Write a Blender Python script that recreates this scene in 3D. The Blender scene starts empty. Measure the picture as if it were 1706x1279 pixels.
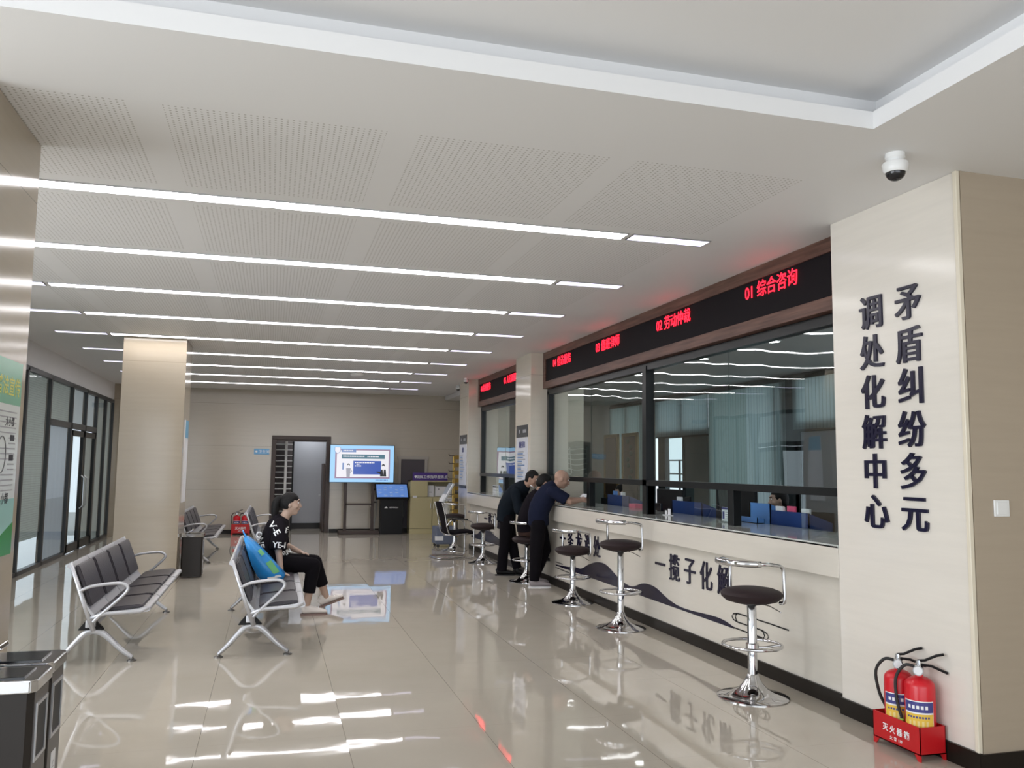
import bpy, bmesh, math, random
from mathutils import Vector, Matrix, noise
from mathutils.bvhtree import BVHTree
random.seed(7)
PI = math.pi
scn = bpy.context.scene
COL = scn.collection

# ------------------------------------------------------------------ camera
H = 1.6
YAW, PIT, ROL, FPX = 0.27559409, 0.0975506, 0.01136277, 1404.49
fwd = Vector((math.sin(YAW)*math.cos(PIT), math.cos(YAW)*math.cos(PIT), math.sin(PIT)))
rgt = Vector((math.cos(YAW), -math.sin(YAW), 0))
upv = rgt.cross(fwd)
r2 = rgt*math.cos(ROL) + upv*math.sin(ROL)
u2 = -rgt*math.sin(ROL) + upv*math.cos(ROL)
cd = bpy.data.cameras.new('camera')
cam = bpy.data.objects.new('camera', cd)
COL.objects.link(cam)
cam.matrix_world = Matrix(((r2.x, u2.x, -fwd.x, 0), (r2.y, u2.y, -fwd.y, 0), (r2.z, u2.z, -fwd.z, H), (0, 0, 0, 1)))
cd.sensor_fit = 'HORIZONTAL'
cd.sensor_width = 36
cd.lens = FPX/1706*36
cd.clip_start = 0.05
scn.camera = cam

# ------------------------------------------------------------------ world and light
scn.view_settings.view_transform = 'Standard'
scn.view_settings.look = 'None'
scn.view_settings.gamma = 1
scn.view_settings.use_curve_mapping = False
scn.view_settings.exposure = 0.5
w = bpy.data.worlds.new('world')
scn.world = w
w.use_nodes = True
w.node_tree.nodes['Background'].inputs[0].default_value = (0.80, 0.90, 1.0, 1)
w.node_tree.nodes['Background'].inputs[1].default_value = 1.05
scn.cycles.use_denoising = True
scn.cycles.max_bounces = 8
scn.cycles.diffuse_bounces = 4
scn.cycles.glossy_bounces = 4
scn.cycles.transparent_max_bounces = 12
scn.cycles.caustics_reflective = False
scn.cycles.caustics_refractive = False
scn.cycles.sample_clamp_indirect = 6


def area(name, loc, rot, sx, sy, power, color):
    ld = bpy.data.lights.new(name, 'AREA')
    ld.shape = 'RECTANGLE'
    ld.size = sx
    ld.size_y = sy
    ld.energy = power
    ld.color = color
    o = bpy.data.objects.new(name, ld)
    COL.objects.link(o)
    o.location = loc
    o.rotation_euler = rot
    return o


# daylight entering through the entrance windows (left of and behind the camera)
area('daylight_left', (-6.7, 2.0, 1.65), (0, -PI/2, 0), 2.9, 9.0, 345, (0.90, 0.95, 1.0))
area('daylight_back', (0.5, -4.7, 1.65), (PI/2, 0, 0), 9.0, 2.9, 150, (0.90, 0.95, 1.0))
STRIP_E = 10.0


# ------------------------------------------------------------------ materials
def new_mat(name):
    m = bpy.data.materials.new(name)
    m.use_nodes = True
    return m, m.node_tree.nodes, m.node_tree.links, m.node_tree.nodes['Principled BSDF']


def mat(name, col, rough=0.5, metal=0.0, spec=0.5, noise_amt=0.0, noise_scale=8.0, stretch=(1, 1, 1), emit=None, es=0.0, coat=0.0, bump=0.0, bump_scale=40):
    m, n, l, b = new_mat(name)
    b.inputs['Base Color'].default_value = (*col, 1)
    b.inputs['Roughness'].default_value = rough
    b.inputs['Metallic'].default_value = metal
    b.inputs['Specular IOR Level'].default_value = spec
    b.inputs['Coat Weight'].default_value = coat
    if emit:
        b.inputs['Emission Color'].default_value = (*emit, 1)
        b.inputs['Emission Strength'].default_value = es
    geo = n.new('ShaderNodeNewGeometry')
    if noise_amt:
        mp = n.new('ShaderNodeMapping')
        mp.inputs['Scale'].default_value = stretch
        l.new(geo.outputs['Position'], mp.inputs[0])
        nz = n.new('ShaderNodeTexNoise')
        nz.inputs['Scale'].default_value = noise_scale
        nz.inputs['Detail'].default_value = 5
        l.new(mp.outputs[0], nz.inputs['Vector'])
        mx = n.new('ShaderNodeMix')
        mx.data_type = 'RGBA'
        mx.inputs[6].default_value = (*[c*(1-noise_amt) for c in col], 1)
        mx.inputs[7].default_value = (*[min(1, c*(1+noise_amt)) for c in col], 1)
        l.new(nz.outputs['Fac'], mx.inputs[0])
        l.new(mx.outputs[2], b.inputs['Base Color'])
    if bump:
        nb = n.new('ShaderNodeTexNoise')
        nb.inputs['Scale'].default_value = bump_scale
        l.new(geo.outputs['Position'], nb.inputs['Vector'])
        bp = n.new('ShaderNodeBump')
        bp.inputs['Strength'].default_value = 1
        bp.inputs['Distance'].default_value = bump
        l.new(nb.outputs['Fac'], bp.inputs['Height'])
        l.new(bp.outputs[0], b.inputs['Normal'])
    return m


def marble(name, col, rough=0.13, seams=(2.98,), grain=(1, 1, 14), spec=0.5):
    """polished stone slab with faint horizontal grain and thin horizontal joints"""
    m, n, l, b = new_mat(name)
    geo = n.new('ShaderNodeNewGeometry')
    mp = n.new('ShaderNodeMapping')
    mp.inputs['Scale'].default_value = grain
    l.new(geo.outputs['Position'], mp.inputs[0])
    nz = n.new('ShaderNodeTexNoise')
    nz.inputs['Scale'].default_value = 1.6
    nz.inputs['Detail'].default_value = 7
    nz.inputs['Roughness'].default_value = 0.65
    l.new(mp.outputs[0], nz.inputs['Vector'])
    mx = n.new('ShaderNodeMix')
    mx.data_type = 'RGBA'
    mx.inputs[6].default_value = (*[c*0.93 for c in col], 1)
    mx.inputs[7].default_value = (*[min(1, c*1.06) for c in col], 1)
    l.new(nz.outputs['Fac'], mx.inputs[0])
    last = mx.outputs[2]
    sp = n.new('ShaderNodeSeparateXYZ')
    l.new(geo.outputs['Position'], sp.inputs[0])
    for z in seams:
        a = n.new('ShaderNodeMath')
        a.operation = 'COMPARE'
        a.inputs[1].default_value = z
        a.inputs[2].default_value = 0.0022
        l.new(sp.outputs['Z'], a.inputs[0])
        mm = n.new('ShaderNodeMix')
        mm.data_type = 'RGBA'
        l.new(a.outputs[0], mm.inputs[0])
        l.new(last, mm.inputs[6])
        mm.inputs[7].default_value = (*[c*0.55 for c in col], 1)
        last = mm.outputs[2]
    l.new(last, b.inputs['Base Color'])
    b.inputs['Roughness'].default_value = rough
    b.inputs['Specular IOR Level'].default_value = spec
    return m


def floor_mat():
    m, n, l, b = new_mat('floor_tile')
    P = 0.825
    geo = n.new('ShaderNodeNewGeometry')
    sp = n.new('ShaderNodeSeparateXYZ')
    l.new(geo.outputs['Position'], sp.inputs[0])

    def mth(op, a, b_=None, c_=None):
        k = n.new('ShaderNodeMath')
        k.operation = op
        for i, v in enumerate((a, b_, c_)):
            if v is None:
                continue
            if isinstance(v, (int, float)):
                k.inputs[i].default_value = v
            else:
                l.new(v, k.inputs[i])
        return k.outputs[0]
    u = mth('DIVIDE', mth('ADD', sp.outputs['X'], 0.345), P)
    v = mth('DIVIDE', mth('ADD', sp.outputs['Y'], -5.25), P)
    fu, fv = mth('FRACT', u), mth('FRACT', v)
    iu, iv = mth('FLOOR', u), mth('FLOOR', v)
    du = mth('MINIMUM', fu, mth('SUBTRACT', 1, fu))
    dv = mth('MINIMUM', fv, mth('SUBTRACT', 1, fv))
    ju = mth('LESS_THAN', du, 0.0016)
    jv = mth('MULTIPLY', mth('LESS_THAN', dv, 0.0013), 0.25)
    joint = mth('MAXIMUM', ju, jv)
    cx = n.new('ShaderNodeCombineXYZ')
    l.new(iu, cx.inputs[0])
    l.new(iv, cx.inputs[1])
    wn = n.new('ShaderNodeTexWhiteNoise')
    l.new(cx.outputs[0], wn.inputs['Vector'])
    ws = n.new('ShaderNodeSeparateXYZ')
    l.new(wn.outputs['Color'], ws.inputs[0])
    # slight unevenness from tile to tile
    h1 = mth('MULTIPLY', mth('SUBTRACT', ws.outputs[0], 0.5), mth('SUBTRACT', fu, 0.5))
    h2 = mth('MULTIPLY', mth('SUBTRACT', ws.outputs[1], 0.5), mth('SUBTRACT', fv, 0.5))
    tilt = mth('MULTIPLY', mth('ADD', h1, h2), 0.0030)
    nz = n.new('ShaderNodeTexNoise')
    nz.inputs['Scale'].default_value = 4.0
    nz.inputs['Detail'].default_value = 1.0
    l.new(geo.outputs['Position'], nz.inputs['Vector'])
    wav = mth('MULTIPLY', nz.outputs['Fac'], 0.0006)
    hgt = mth('ADD', tilt, wav)
    bp = n.new('ShaderNodeBump')
    bp.inputs['Strength'].default_value = 1
    bp.inputs['Distance'].default_value = 1
    l.new(hgt, bp.inputs['Height'])
    l.new(bp.outputs[0], b.inputs['Normal'])
    n2 = n.new('ShaderNodeTexNoise')
    n2.inputs['Scale'].default_value = 3
    n2.inputs['Detail'].default_value = 6
    l.new(geo.outputs['Position'], n2.inputs['Vector'])
    mx = n.new('ShaderNodeMix')
    mx.data_type = 'RGBA'
    c = FLOOR_C
    mx.inputs[6].default_value = (c[0]*.94, c[1]*.94, c[2]*.93, 1)
    mx.inputs[7].default_value = (c[0]*1.05, c[1]*1.05, c[2]*1.05, 1)
    l.new(n2.outputs['Fac'], mx.inputs[0])
    m2 = n.new('ShaderNodeMix')
    m2.data_type = 'RGBA'
    l.new(joint, m2.inputs[0])
    l.new(mx.outputs[2], m2.inputs[6])
    m2.inputs[7].default_value = (0.17, 0.145, 0.12, 1)
    l.new(m2.outputs[2], b.inputs['Base Color'])
    b.inputs['Roughness'].default_value = 0.03
    b.inputs['Specular IOR Level'].default_value = 0.9
    return m


def ceiling_mat():
    m, n, l, b = new_mat('ceiling_board')
    geo = n.new('ShaderNodeNewGeometry')
    sp = n.new('ShaderNodeSeparateXYZ')
    l.new(geo.outputs['Position'], sp.inputs[0])

    def mth(op, a, b_=None, c_=None):
        k = n.new('ShaderNodeMath')
        k.operation = op
        for i, v in enumerate((a, b_, c_)):
            if v is None:
                continue
            if isinstance(v, (int, float)):
                k.inputs[i].default_value = v
            else:
                l.new(v, k.inputs[i])
        return k.outputs[0]
    X, Y = sp.outputs['X'], sp.outputs['Y']
    D = 0.0292
    ax = mth('SUBTRACT', mth('FRACT', mth('DIVIDE', X, D)), 0.5)
    ay = mth('SUBTRACT', mth('FRACT', mth('DIVIDE', Y, D)), 0.5)
    r = mth('SQRT', mth('ADD', mth('MULTIPLY', ax, ax), mth('MULTIPLY', ay, ay)))
    dot = mth('LESS_THAN', r, 0.20)
    # panels of perforated board, plain margins between them
    px = mth('FRACT', mth('DIVIDE', mth('ADD', X, 0.57+1.235*4), 1.235))
    inx = mth('LESS_THAN', px, 0.875)
    py = mth('FRACT', mth('DIVIDE', mth('ADD', Y, -5.66+1.6475*4), 1.6475))
    iny = mth('MULTIPLY', mth('GREATER_THAN', py, 0.115), mth('LESS_THAN', py, 0.885))
    rng = mth('MULTIPLY', mth('GREATER_THAN', Y, 4.1), mth('LESS_THAN', Y, 19.5))
    rx = mth('MULTIPLY', mth('GREATER_THAN', X, -2.2), mth('LESS_THAN', X, 3.05))
    f = mth('MULTIPLY', mth('MULTIPLY', dot, inx), mth('MULTIPLY', mth('MULTIPLY', iny, rng), rx))
    mx = n.new('ShaderNodeMix')
    mx.data_type = 'RGBA'
    l.new(f, mx.inputs[0])
    mx.inputs[6].default_value = (*CEIL_C, 1)
    mx.inputs[7].default_value = (0.46, 0.445, 0.42, 1)
    l.new(mx.outputs[2], b.inputs['Base Color'])
    b.inputs['Roughness'].default_value = 0.55
    b.inputs['Specular IOR Level'].default_value = 0.3
    return m


def glass_mat(name, tint=(0.86, 0.92, 0.90), ior=1.5, rough=0.0, boost=1.0, ripple=0.0):
    m = bpy.data.materials.new(name)
    m.use_nodes = True
    n, l = m.node_tree.nodes, m.node_tree.links
    n.clear()
    out = n.new('ShaderNodeOutputMaterial')
    tr = n.new('ShaderNodeBsdfTransparent')
    tr.inputs[0].default_value = (*tint, 1)
    gl = n.new('ShaderNodeBsdfGlossy')
    gl.inputs['Roughness'].default_value = rough
    gl.inputs[0].default_value = (0.95, 0.98, 0.97, 1)
    fr = n.new('ShaderNodeFresnel')
    fr.inputs[0].default_value = ior
    mu = n.new('ShaderNodeMath')
    mu.operation = 'MULTIPLY'
    mu.use_clamp = True
    mu.inputs[1].default_value = boost
    mx = n.new('ShaderNodeMixShader')
    l.new(fr.outputs[0], mu.inputs[0])
    if ripple:
        geo = n.new('ShaderNodeNewGeometry')
        mp = n.new('ShaderNodeMapping')
        mp.inputs['Scale'].default_value = (0.0, 1.6, 0.9)
        l.new(geo.outputs['Position'], mp.inputs[0])
        nz = n.new('ShaderNodeTexNoise')
        nz.inputs['Scale'].default_value = 1.5
        nz.inputs['Detail'].default_value = 0.0
        l.new(mp.outputs[0], nz.inputs['Vector'])
        bp = n.new('ShaderNodeBump')
        bp.inputs['Strength'].default_value = 1
        bp.inputs['Distance'].default_value = ripple
        l.new(nz.outputs['Fac'], bp.inputs['Height'])
        l.new(bp.outputs[0], gl.inputs['Normal'])
    # each face of a pane reflects on its outer side only
    gb = n.new('ShaderNodeNewGeometry')
    inv = n.new('ShaderNodeMath')
    inv.operation = 'SUBTRACT'
    inv.inputs[0].default_value = 1.0
    l.new(gb.outputs['Backfacing'], inv.inputs[1])
    m2 = n.new('ShaderNodeMath')
    m2.operation = 'MULTIPLY'
    l.new(mu.outputs[0], m2.inputs[0])
    l.new(inv.outputs[0], m2.inputs[1])
    l.new(m2.outputs[0], mx.inputs[0])
    l.new(tr.outputs[0], mx.inputs[1])
    l.new(gl.outputs[0], mx.inputs[2])
    l.new(mx.outputs[0], out.inputs[0])
    return m


def wood_mat(name, a, bcol, rough=0.4):
    m, n, l, b = new_mat(name)
    geo = n.new('ShaderNodeNewGeometry')
    mp = n.new('ShaderNodeMapping')
    mp.inputs['Scale'].default_value = (14, 0.8, 14)
    l.new(geo.outputs['Position'], mp.inputs[0])
    nz = n.new('ShaderNodeTexNoise')
    nz.inputs['Scale'].default_value = 3
    nz.inputs['Detail'].default_value = 8
    l.new(mp.outputs[0], nz.inputs['Vector'])
    cr = n.new('ShaderNodeValToRGB')
    cr.color_ramp.elements[0].position = 0.3
    cr.color_ramp.elements[0].color = (*a, 1)
    cr.color_ramp.elements[1].position = 0.7
    cr.color_ramp.elements[1].color = (*bcol, 1)
    l.new(nz.outputs['Fac'], cr.inputs[0])
    l.new(cr.outputs[0], b.inputs['Base Color'])
    b.inputs['Roughness'].default_value = rough
    return m


def blind_mat(name, col, pitch=0.03, axis='Z'):
    """fabric or slatted blind: fine stripes of the same cloth"""
    m, n, l, b = new_mat(name)
    geo = n.new('ShaderNodeNewGeometry')
    sp = n.new('ShaderNodeSeparateXYZ')
    l.new(geo.outputs['Position'], sp.inputs[0])
    d = n.new('ShaderNodeMath')
    d.operation = 'DIVIDE'
    d.inputs[1].default_value = pitch
    l.new(sp.outputs[axis], d.inputs[0])
    f = n.new('ShaderNodeMath')
    f.operation = 'FRACT'
    l.new(d.outputs[0], f.inputs[0])
    g = n.new('ShaderNodeMath')
    g.operation = 'LESS_THAN'
    g.inputs[1].default_value = 0.2
    l.new(f.outputs[0], g.inputs[0])
    mx = n.new('ShaderNodeMix')
    mx.data_type = 'RGBA'
    l.new(g.outputs[0], mx.inputs[0])
    mx.inputs[6].default_value = (*col, 1)
    mx.inputs[7].default_value = (*[c*0.72 for c in col], 1)
    l.new(mx.outputs[2], b.inputs['Base Color'])
    b.inputs['Roughness'].default_value = 0.7
    tr = n.new('ShaderNodeBsdfTranslucent')
    l.new(mx.outputs[2], tr.inputs[0])
    ms = n.new('ShaderNodeMixShader')
    ms.inputs[0].default_value = 0.6
    l.new(b.outputs[0], ms.inputs[1])
    l.new(tr.outputs[0], ms.inputs[2])
    l.new(ms.outputs[0], n['Material Output'].inputs[0])
    return m


FLOOR_C = (0.505, 0.46, 0.392)
CEIL_C = (0.78, 0.775, 0.775)
M = {}
M['floor'] = floor_mat()
M['ceil'] = ceiling_mat()
M['ceil_plain'] = mat('ceiling_paint', (0.78, 0.775, 0.775), 0.6, spec=0.3)
M['marble'] = marble('cream_marble', (0.60, 0.545, 0.455))
M['marble_l'] = marble('counter_marble', (0.69, 0.645, 0.57), 0.16, seams=())
M['marble_f'] = marble('far_wall_stone', (0.50, 0.45, 0.375), 0.16, seams=(2.98, 2.0, 1.0))
M['marble_c'] = marble('column_stone', (0.42, 0.358, 0.275), 0.12)
M['marble_t'] = marble('text_pillar_stone', (0.76, 0.71, 0.64), 0.16, seams=())
M['edge'] = mat('edge_trim', (0.75, 0.68, 0.55), 0.3)
M['plinth'] = mat('dark_plinth', (0.011, 0.008, 0.006), 0.35, spec=0.25)
M['white'] = mat('white_paint', (0.78, 0.78, 0.77), 0.45)
M['white_pl'] = mat('white_plastic', (0.80, 0.80, 0.79), 0.3)
M['strip'] = mat('light_diffuser', (0.9, 0.9, 0.9), 0.5, emit=(1.0, 0.975, 0.99), es=STRIP_E)
M['strip_s'] = mat('light_diffuser_cool', (0.9, 0.9, 0.9), 0.5, emit=(0.80, 0.76, 1.0), es=1.15)
M['alu'] = mat('aluminium', (0.55, 0.56, 0.57), 0.35, 1.0)
M['steel'] = mat('silver_steel', (0.50, 0.50, 0.52), 0.38, 0.6)
M['glide'] = mat('dark_steel', (0.16, 0.15, 0.14), 0.35, 0.9)
M['chrome'] = mat('chrome', (0.60, 0.60, 0.61), 0.07, 1.0)
M['frame'] = mat('dark_frame', (0.010, 0.011, 0.012), 0.3, spec=0.3)
M['frame_g'] = mat('grey_frame', (0.055, 0.057, 0.060), 0.35, spec=0.3)
M['office_frame'] = mat('office_frame', (0.030, 0.038, 0.042), 0.35)
M['pad'] = mat('charcoal_vinyl', (0.050, 0.044, 0.052), 0.38, spec=0.35, noise_amt=0.15, noise_scale=25, bump=0.002, bump_scale=60)
M['seat'] = mat('brown_leather', (0.026, 0.016, 0.017), 0.6, spec=0.25, bump=0.001, bump_scale=120)
M['black'] = mat('black_plastic', (0.008, 0.008, 0.009), 0.45, spec=0.25)
M['black_s'] = mat('black_gloss', (0.010, 0.010, 0.012), 0.12)
M['led_s'] = mat('led_board', (0.009, 0.007, 0.009), 0.6, spec=0.15)
M['led'] = mat('led_red', (0.5, 0.0, 0.01), 0.5, emit=(1.0, 0.012, 0.03), es=2.6)
M['wood'] = wood_mat('walnut', (0.075, 0.035, 0.025), (0.17, 0.085, 0.062))
M['wood_d'] = wood_mat('door_wood', (0.05, 0.03, 0.022), (0.085, 0.05, 0.038))
M['navy'] = mat('navy_acrylic', (0.010, 0.008, 0.030), 0.22)
M['glass'] = glass_mat('window_glass', (0.93, 0.97, 0.96), 1.5, boost=1.8, ripple=0.0038)
M['glass_l'] = glass_mat('partition_glass', (0.92, 0.95, 0.95), 1.45, boost=1.0)
M['red'] = mat('red_paint', (0.62, 0.010, 0.020), 0.28)
M['red_b'] = mat('red_box_paint', (0.50, 0.008, 0.012), 0.35)
M['yellow'] = mat('label_yellow', (0.78, 0.50, 0.06), 0.4)
M['lblue'] = mat('label_blue', (0.05, 0.05, 0.22), 0.4)
M['ink'] = mat('dark_ink', (0.03, 0.03, 0.04), 0.5)
M['inkg'] = mat('grey_ink', (0.32, 0.32, 0.34), 0.5)
M['wink'] = mat('white_ink', (0.85, 0.85, 0.85), 0.5)
M['rubber'] = mat('black_rubber', (0.02, 0.02, 0.02), 0.6)
M['skin'] = mat('skin', (0.42, 0.26, 0.19), 0.5)
M['skin_w'] = mat('skin_light', (0.46, 0.32, 0.25), 0.5)
M['hair'] = mat('black_hair', (0.007, 0.006, 0.006), 0.62, spec=0.25, bump=0.004, bump_scale=90)
M['navy_cloth'] = mat('navy_cloth', (0.011, 0.014, 0.033), 0.9, spec=0.12, bump=0.006, bump_scale=14)
M['dark_cloth'] = mat('dark_green_cloth', (0.009, 0.013, 0.019), 0.9, spec=0.12, bump=0.006, bump_scale=14)
M['black_cloth'] = mat('black_cloth', (0.008, 0.006, 0.009), 0.9, spec=0.12, bump=0.006, bump_scale=14)
M['brown_cloth'] = mat('brown_cloth', (0.035, 0.014, 0.010), 0.9)
M['trouser'] = mat('black_trouser', (0.006, 0.005, 0.007), 0.9, spec=0.12, bump=0.006, bump_scale=12)
M['shoe_w'] = mat('white_shoe', (0.70, 0.64, 0.60), 0.5)
M['shoe_g'] = mat('grey_shoe', (0.30, 0.27, 0.28), 0.6)
M['sole_b'] = mat('brown_sole', (0.20, 0.13, 0.11), 0.6)
M['bag'] = mat('blue_bag', (0.02, 0.26, 0.66), 0.35, noise_amt=0.2, noise_scale=5)
M['bag_g'] = mat('bag_green', (0.20, 0.60, 0.25), 0.4)
M['tealblind'] = blind_mat('teal_blind', (0.22, 0.285, 0.27), 0.09, 'Y')
M['tealblind_b'] = blind_mat('pale_teal_blind', (0.31, 0.38, 0.38), 0.09, 'Y')
M['grayblind'] = blind_mat('grey_blind', (0.48, 0.50, 0.46), 0.035, 'Z')
M['vertblind'] = blind_mat('vertical_blind', (0.44, 0.445, 0.41), 0.09, 'Y')
M['cab'] = mat('cream_cabinet', (0.50, 0.44, 0.25), 0.4)
M['purple'] = mat('purple_sign', (0.07, 0.03, 0.22), 0.4)
M['gold'] = mat('gold_metal', (0.45, 0.30, 0.08), 0.35, 0.6)
M['blue_file'] = mat('navy_file', (0.012, 0.045, 0.19), 0.4)
M['lblue_file'] = mat('blue_file', (0.10, 0.26, 0.62), 0.4)
M['pink'] = mat('pink_box', (0.85, 0.12, 0.25), 0.4)
M['paper'] = mat('paper', (0.78, 0.78, 0.80), 0.6)
M['office_wall'] = mat('office_wall', (0.34, 0.34, 0.31), 0.6)
M['office_ceil'] = mat('office_ceiling', (0.66, 0.65, 0.65), 0.6)
M['office_floor'] = mat('office_floor', (0.10, 0.095, 0.09), 0.3)
M['spot'] = mat('downlight', (0.9, 0.9, 0.9), 0.5, emit=(1, 1, 1), es=9)
M['counter_top'] = mat('counter_top_stone', (0.50, 0.52, 0.49), 0.08, noise_amt=0.06)
M['metal_b'] = mat('brown_metal', (0.060, 0.042, 0.036), 0.4, spec=0.35)
M['bin_body'] = mat('bin_body', (0.022, 0.018, 0.016), 0.4, spec=0.3)
M['bin_side'] = mat('bin_side', (0.055, 0.045, 0.042), 0.35, spec=0.4)
M['greyblue'] = mat('greyblue_plastic', (0.12, 0.14, 0.20), 0.5)
M['outside'] = mat('paving', (0.42, 0.42, 0.40), 0.8)
M['inner_wall'] = mat('inner_wall', (0.42, 0.43, 0.46), 0.6)
M['tablet'] = mat('tablet_glow', (0.1, 0.2, 0.5), 0.3, emit=(0.09, 0.19, 0.46), es=0.5)


def scr(name, c, e=1.0):
    return mat(name, (0.02, 0.02, 0.02), 0.2, emit=c, es=e)


# ------------------------------------------------------------------ mesh helpers
class MB:
    def __init__(s):
        s.bm = bmesh.new()

    def _mi(s, faces, m):
        for f in faces:
            f.material_index = m

    def box(s, a, b, m=0, bev=0.0, mat4=None, seg=2):
        r = bmesh.ops.create_cube(s.bm, size=1)
        vs = r['verts']
        c = [(a[i]+b[i])/2 for i in range(3)]
        d = [abs(b[i]-a[i]) for i in range(3)]
        for v in vs:
            v.co = Vector((c[0]+v.co.x*d[0], c[1]+v.co.y*d[1], c[2]+v.co.z*d[2]))
        fs = list({f for v in vs for f in v.link_faces})
        s._mi(fs, m)
        if bev:
            es = list({e for v in vs for e in v.link_edges})
            r = bmesh.ops.bevel(s.bm, geom=es, offset=bev, segments=seg, affect='EDGES', profile=0.5)
            s._mi(r['faces'], m)
            vs = list({v for f in (r['faces']+[f for f in fs if f.is_valid]) for v in f.verts})
        if mat4 is not None:
            for v in vs:
                v.co = mat4 @ v.co
        return s

    def prism(s, poly, d0, d1, axis='Y', m=0, bev=0):
        """poly in the plane across axis: 'Y' -> (x,z), 'X' -> (y,z), 'Z' -> (x,y)"""
        def P(p, d):
            return {'Y': (p[0], d, p[1]), 'X': (d, p[0], p[1]), 'Z': (p[0], p[1], d)}[axis]
        A = [s.bm.verts.new(P(p, d0)) for p in poly]
        B = [s.bm.verts.new(P(p, d1)) for p in poly]
        n = len(poly)
        fs = [s.bm.faces.new(A), s.bm.faces.new(B[::-1])]
        for i in range(n):
            fs.append(s.bm.faces.new((A[i], B[i], B[(i+1) % n], A[(i+1) % n])))
        bmesh.ops.recalc_face_normals(s.bm, faces=fs)
        s._mi(fs, m)
        if bev:
            es = list({e for f in fs for e in f.edges})
            r = bmesh.ops.bevel(s.bm, geom=es, offset=bev, segments=2, affect='EDGES')
            s._mi(r['faces'], m)
        return s

    def loft(s, pts, rad, n=12, m=0, side=None, closed=False, flat=True):
        """tube through pts; rad = r or (a, b) per point, a along side"""
        pts = [Vector(p) for p in pts]
        N = len(pts)
        if isinstance(rad, (int, float)):
            rad = [rad]*N
        rings = []
        ref = Vector(side) if side is not None else None
        prev = None
        for i, p in enumerate(pts):
            if closed:
                t = pts[(i+1) % N]-pts[i-1]
            else:
                t = pts[min(i+1, N-1)]-pts[max(i-1, 0)]
            t.normalize()
            if ref is not None:
                a = ref - t*ref.dot(t)
            elif prev is None:
                a = t.orthogonal()
            else:
                a = prev - t*prev.dot(t)
            if a.length < 1e-6:
                a = t.orthogonal()
            a.normalize()
            prev = a
            b = t.cross(a)
            r = rad[i]
            ra, rb = (r, r) if isinstance(r, (int, float)) else r
            rings.append([s.bm.verts.new(p + a*ra*math.cos(2*PI*k/n) + b*rb*math.sin(2*PI*k/n)) for k in range(n)])
        fs = []
        for i in range(N if closed else N-1):
            A, B = rings[i], rings[(i+1) % N]
            for k in range(n):
                fs.append(s.bm.faces.new((A[k], A[(k+1) % n], B[(k+1) % n], B[k])))
        if not closed:
            fs.append(s.bm.faces.new(rings[0][::-1]))
            fs.append(s.bm.faces.new(rings[-1]))
        s._mi(fs, m)
        return s

    def tube(s, pts, r, n=10, m=0, closed=False):
        return s.loft(pts, r, n, m, None, closed)

    def lathe(s, prof, c=(0, 0, 0), n=32, m=0, axis='Z'):
        rings = []
        for (r, z) in prof:
            ring = []
            for k in range(n):
                a = 2*PI*k/n
                if axis == 'Z':
                    co = (c[0]+r*math.cos(a), c[1]+r*math.sin(a), c[2]+z)
                elif axis == 'Y':
                    co = (c[0]+r*math.cos(a), c[1]+z, c[2]+r*math.sin(a))
                else:
                    co = (c[0]+z, c[1]+r*math.cos(a), c[2]+r*math.sin(a))
                ring.append(s.bm.verts.new(co))
            rings.append(ring)
        fs = []
        for A, B in zip(rings, rings[1:]):
            for k in range(n):
                fs.append(s.bm.faces.new((A[k], A[(k+1) % n], B[(k+1) % n], B[k])))
        fs.append(s.bm.faces.new(rings[0][::-1]))
        fs.append(s.bm.faces.new(rings[-1]))
        s._mi(fs, m)
        bmesh.ops.recalc_face_normals(s.bm, faces=fs)
        return s

    def ball(s, c, r, m=0, sub=3, mat4=None, fn=None):
        res = bmesh.ops.create_icosphere(s.bm, subdivisions=sub, radius=1)
        r = (r, r, r) if isinstance(r, (int, float)) else r
        for v in res['verts']:
            q = v.co.copy()
            if fn:
                q = fn(q)
            q = Vector((q.x*r[0], q.y*r[1], q.z*r[2]))
            if mat4 is not None:
                q = mat4 @ q
            v.co = q + Vector(c)
        s._mi({f for v in res['verts'] for f in v.link_faces}, m)
        return s

    def quad(s, pts, m=0):
        f = s.bm.faces.new([s.bm.verts.new(p) for p in pts])
        f.material_index = m
        return s

    def text(s, txt, size, mtx, depth=0.002, bold=0.0, m=0, fat=0.0, sx=1.0):
        """lettering as solid geometry; mtx maps text x, y, z(out) to the thing's space; txt is centred on the origin"""
        cu = bpy.data.curves.new('t', 'FONT')
        cu.body = txt
        cu.size = size
        cu.extrude = depth/2
        cu.offset = bold*size
        cu.align_x = 'CENTER'
        cu.align_y = 'CENTER'
        cu.resolution_u = 3
        o = bpy.data.objects.new('t', cu)
        COL.objects.link(o)
        dg = bpy.context.evaluated_depsgraph_get()
        me = bpy.data.meshes.new_from_object(o.evaluated_get(dg))
        bpy.data.objects.remove(o)
        bpy.data.curves.remove(cu)
        cs = [v.co for v in me.vertices]
        if cs:
            cx = (min(c.x for c in cs)+max(c.x for c in cs))/2
            cy = (min(c.y for c in cs)+max(c.y for c in cs))/2
            for j, off in enumerate([0.0] if not fat else [-fat*size, 0.0, fat*size]):
                vm = [s.bm.verts.new(mtx @ Vector(((c.x-cx)*sx+off, c.y-cy, c.z+depth/2-j*1e-4))) for c in cs]
                for p in me.polygons:
                    try:
                        f = s.bm.faces.new([vm[i] for i in p.vertices])
                        f.material_index = m
                    except ValueError:
                        pass
        bpy.data.meshes.remove(me)
        return s

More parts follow.
